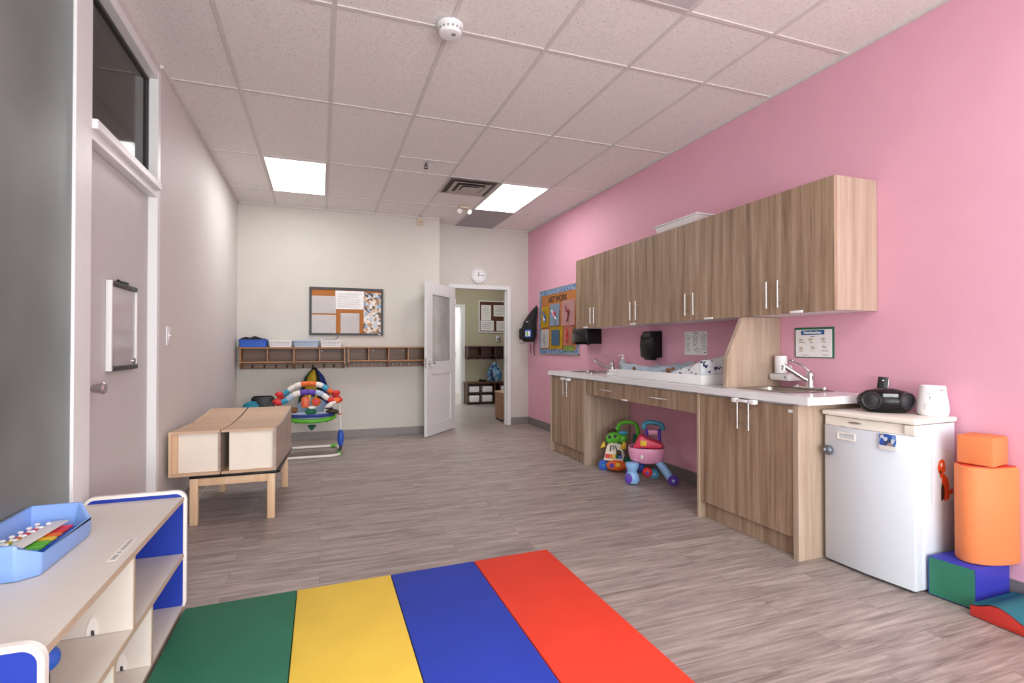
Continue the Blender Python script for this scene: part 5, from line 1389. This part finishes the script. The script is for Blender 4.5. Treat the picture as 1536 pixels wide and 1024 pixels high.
b = new(); tube(b, smoothpath([(.05, 6.22, .50), (.10, 6.2, .57), (.16, 6.22, .60)], 5), [.02, .025, .03, .03, .03, .028, .025, .02, .02, .018, .015][:11], 8); obj('plush_tail', b, 'edgewhite', t)
b = new(); ball(b, (-.10, 6.24, .50), (.06, .05, .04), 16); pf = obj('plush_frog', b, 'm_green', t)
b = new(); ball(b, (-.09, 6.22, .545), (.045, .03, .018), 14); obj('plush_cap', b, 'edgewhite', pf)

# ================================================================== toy walkers under the counter
RZ = radians(-34)
W = thing('pink_walker', 'pink and light blue push-along toy walker under the counter', 'toy walker', (2.765, 4.04, 0), RZ)
def P(name, b, m, par=None, **k): return obj(name, b, m, par or W, local=True, **k)
# tray body
b = new()
sec = [(.175, .10, .09), (.20, .145, .12), (.26, .16, .135), (.305, .165, .14), (.315, .16, .135), (.305, .145, .12), (.22, .13, .105)]
R = [[b.verts.new((ax*abs(cos(a))**.75*(1 if cos(a) > 0 else -1), .02+ay*abs(sin(a))**.75*(1 if sin(a) > 0 else -1), z)) for a in [2*pi*k/32 for k in range(32)]] for z, ax, ay in sec]
for A, B in zip(R, R[1:]):
    for k in range(32): b.faces.new((A[k], A[(k+1) % 32], B[(k+1) % 32], B[k]))
b.faces.new(R[0][::-1]); b.faces.new(R[-1]); bd = P('tray_body', b, 'toypink')
b = new(); ball(b, (-.04, -.122, .245), (.012, .006, .02), 12); P('headlamp', b, 'paper', bd)
# sloping coral hood with yellow square
b = new(); prism(b, [(-.12, .312), (.10, .312), (.145, .33), (.12, .36), (.0, .40), (-.035, .425), (-.06, .42)], 'y', -.085, .10, .018); hd = P('hood', b, 'hotpink')
b = new(); box(b, -.055, .0, -.095, -.085, .335, .385, .006); P('hood_button', b, 'yellow', hd)
# handle frame
for x in (.0, .115):
    b = new(); tube(b, smoothpath([(x+.01, .10, .24), (x+.005, .15, .35), (x, .185, .45)], 5), .016, 10); P('post', b, 'toypurple')
b = new(); tube(b, smoothpath([(-.025, .185, .45), (-.015, .19, .495), (.03, .195, .51), (.085, .195, .505), (.135, .19, .49), (.15, .185, .44)], 6), .021, 12); P('handle', b, 'toyteal')
b = new(); prism(b, rrect(-.012, .125, .395, .44, .018), 'y', .17, .195, .006); P('handle_bar', b, 'toypink')
# legs and wheels
b = new(); lathe(b, [(0, .0), (.05, .005), (.066, .03), (.06, .07), (.04, .105), (.05, .135), (.06, .16), (.055, .185), (0, .195)], (-.125, -.10, .003), 24, 1, .8); lg = P('front_leg', b, 'toylblue')
b = new(); prism(b, [(-.155+.032*cos(a), .055+.042*sin(a)) for a in [2*pi*k/18 for k in range(18)]], 'y', -.158, -.12, .004); P('leg_badge', b, 'toypurple', lg)
b = new(); tube(b, smoothpath([(.10, -.03, .19), (.15, -.04, .13), (.20, -.06, .06)], 5), [.032, .034, .035, .036, .036, .036, .036, .036, .036, .036, .034][:11], 12); lg = P('side_leg', b, 'toylblue')
def wheel(c, r, w, m, par=None, hub='skyblue', d=(0, -1, 0)):
    dd = Vector(d).normalized(); c = Vector(c)
    b = new(); cyl(b, c-dd*w/2, c+dd*w/2, r, n=26); cyl(b, c+dd*w/2, c+dd*(w/2+.006), r*.85, r*.7, 26); o = P('wheel', b, m, par)
    b = new(); cyl(b, c+dd*(w/2+.0062), c+dd*(w/2+.012), r*.3, r*.25, 14); P('wheel_hub', b, hub, o)
wheel((.225, -.075, .048), .045, .05, 'toypurple', W)
wheel((-.15, .12, .042), .04, .04, 'toypurple', W)
wheel((.07, .15, .045), .042, .04, 'toyteal', W)
b = new(); ball(b, (.005, -.04, .095), (.045, .03, .045), 18); rl = P('roller_ball', b, 'red')
b = new(); prism(b, [(.005-.02, .08), (.005+.02, .08), (.005, .115)], 'y', -.075, -.066); P('roller_star', b, 'toypurple', rl)
b = new(); ball(b, (-.05, .0, .13), (.035, .03, .05), 14); P('axle_block', b, 'navy')

W2 = thing('green_walker', 'green and white push-along toy walker with an orange base under the counter', 'toy walker', (2.715, 4.49, 0), RZ)
W = W2
b = new(); ball(b, (.015, -.03, .062), (.105, .06, .052), 24); bs = P('front_base', b, 'toyorange')
b = new(); cyl(b, (-.03, -.088, .075), (-.03, -.095, .075), .022, n=16); P('base_button', b, 'toypurple', bs)
b = new(); box(b, .01, .05, -.098, -.08, .065, .10, .006); P('base_square', b, 'yellow', bs)
tilt = Matrix.Translation((0, 0, .10)) @ Matrix.Rotation(radians(-16), 4, 'X')
b = new(); prism(b, [(-.115, .0), (.07, -.012), (.09, .06), (.055, .16), (.0, .175), (-.055, .18), (-.085, .14)], 'y', -.03, .03, .012); bmesh.ops.transform(b, matrix=tilt, verts=b.verts); pn = P('activity_panel', b, 'toywhite')
for k, m in enumerate(('red', 'toyorange', 'yellow', 'm_green', 'toyblue')):
    b = new(); box(b, -.095+k*.033, -.065+k*.033, -.042, -.029, .02, .06, .005, mx=tilt); P('piano_key', b, m, pn)
b = new(); tube(b, [tuple(tilt @ Vector(q)) for q in ((-.05, -.033, .09), (-.045, -.036, .14), (-.02, -.036, .145), (-.022, -.036, .10), (.0, -.036, .145), (.012, -.034, .095))], .006, 8); P('panel_mark', b, 'ink', pn)
b = new(); ball(b, (.035, -.045, .19), (.026, .02, .026), 14); P('panel_roller', b, 'dogdark', pn)
for s, x in ((-1, -.12), (1, .06)):
    b = new(); prism(b, [(x-.03, .215), (x+.022, .235), (x+.012, .29), (x-.004, .27)] if s < 0 else [(x-.02, .22), (x+.04, .215), (x+.045, .27), (x+.02, .30), (x+.0, .26)], 'y', .0, .03, .008); P('page_flap', b, 'yellow')
b = new(); ball(b, (-.01, .03, .325), (.075, .06, .055), 20); ball(b, (.065, .04, .315), (.05, .045, .05), 18); ball(b, (-.06, .01, .31), (.035, .035, .045), 16); hd = P('green_head', b, 'toygreen')
b = new(); ball(b, (-.055, -.025, .335), (.014, .012, .018), 12); ball(b, (.0, -.032, .345), (.014, .012, .018), 12); P('head_eye', b, 'ink', hd)
b = new(); ball(b, (-.03, .05, .385), (.045, .035, .02), 14); P('head_top', b, 'dogdark', hd)
b = new(); ball(b, (.075, .02, .375), (.05, .04, .02), 14); P('head_cap', b, 'toyteal', hd)
b = new(); tube(b, smoothpath([(.015, .08, .36), (.02, .11, .41), (.05, .14, .45), (.11, .16, .46), (.18, .16, .45), (.21, .14, .40), (.215, .09, .33)], 6), .02, 12); P('handle', b, 'toygreen')
for x in (.02, .18): 
    b = new(); tube(b, [(x, .06, .12), (x, .08, .36)], .018, 10); P('post', b, 'm_green')
b = new(); prism(b, rrect(-.06, .19, .07, .13, .02), 'y', .02, .09, .01); P('body', b, 'm_green')
for c in ((-.115, .03, .052), (.16, .0, .052), (-.05, .15, .045), (.20, .15, .045)):
    wheel(c, .05 if c[1] < .1 else .043, .04, 'toyblue', W2, 'toyteal')

# ================================================================== light
def area(name, loc, rot, sx, sy, power, col=(1, 1, 1)):
    l = bpy.data.lights.new(name, 'AREA'); l.shape = 'RECTANGLE'; l.size = sx; l.size_y = sy; l.energy = power; l.color = col
    o = bpy.data.objects.new(name, l); COL.objects.link(o); o.location = loc; o.rotation_euler = rot
    return o
area('window_daylight', (1.1, YR-.2, 1.6), (radians(90), 0, 0), 3.3, 2.3, 142, (.93, .98, 1.0))
area('added_ceiling_fill', (1.1, YR-.35, .9), (radians(118), 0, 0), 3.3, 1.2, 112, (.96, 1.0, .98))  # extra lamp tilted up outside the window, added to brighten the ceiling
for x, y in ((-.24, 6.1), (2.19, 6.1)): area('troffer_lamp', (x, y, CZ-.03), (0, 0, 0), .5, 1.1, 11, (1, .98, .94))
for x, y in ((-.24, .1), (1.0, -1.3), (2.19, .1)): area('troffer_lamp', (x, y, CZ-.03), (0, 0, 0), .5, 1.1, 17, (.98, 1, .97))
area('hall_lamp', (3.0, 9.6, CZ-.05), (0, 0, 0), .6, 1.0, 16, (1, .95, .86))
area('far_room_lamp', (2.6, 12.3, CZ-.1), (0, 0, 0), 1.5, 1.0, 70, (1, 1, 1))
area('added_glass_glow', (-1.16, 2.66, 1.5), (radians(90), 0, radians(-90)), .05, 2.8, 2.2, (.93, .97, 1))  # added lamp close behind the frosted glass, makes it glow by the jamb
area('next_room_lamp', (-2.6, 5.0, 3.4), (0, 0, 0), 1.0, 1.0, 12, (1, .98, .95))
w = bpy.data.worlds.new('world'); SC.world = w; w.use_nodes = True
bg = w.node_tree.nodes['Background']; bg.inputs[0].default_value = (.85, .92, 1, 1); bg.inputs[1].default_value = 1.0

cam = bpy.data.cameras.new('camera'); co = bpy.data.objects.new('camera', cam); COL.objects.link(co); SC.camera = co
cam.sensor_width = 36; cam.sensor_fit = 'HORIZONTAL'; cam.lens = 787.0/1536*36; cam.clip_start = .05; cam.clip_end = 60
co.location = (0, 0, 1.215); co.rotation_euler = (radians(90.6), 0, -radians(20.03))
SC.view_settings.view_transform = 'Standard'; SC.view_settings.look = 'None'; SC.view_settings.exposure = 0; SC.view_settings.gamma = 1
for o in list(bpy.data.objects):
    for k in ('_l', '_r'):
        if k in o: del o[k]
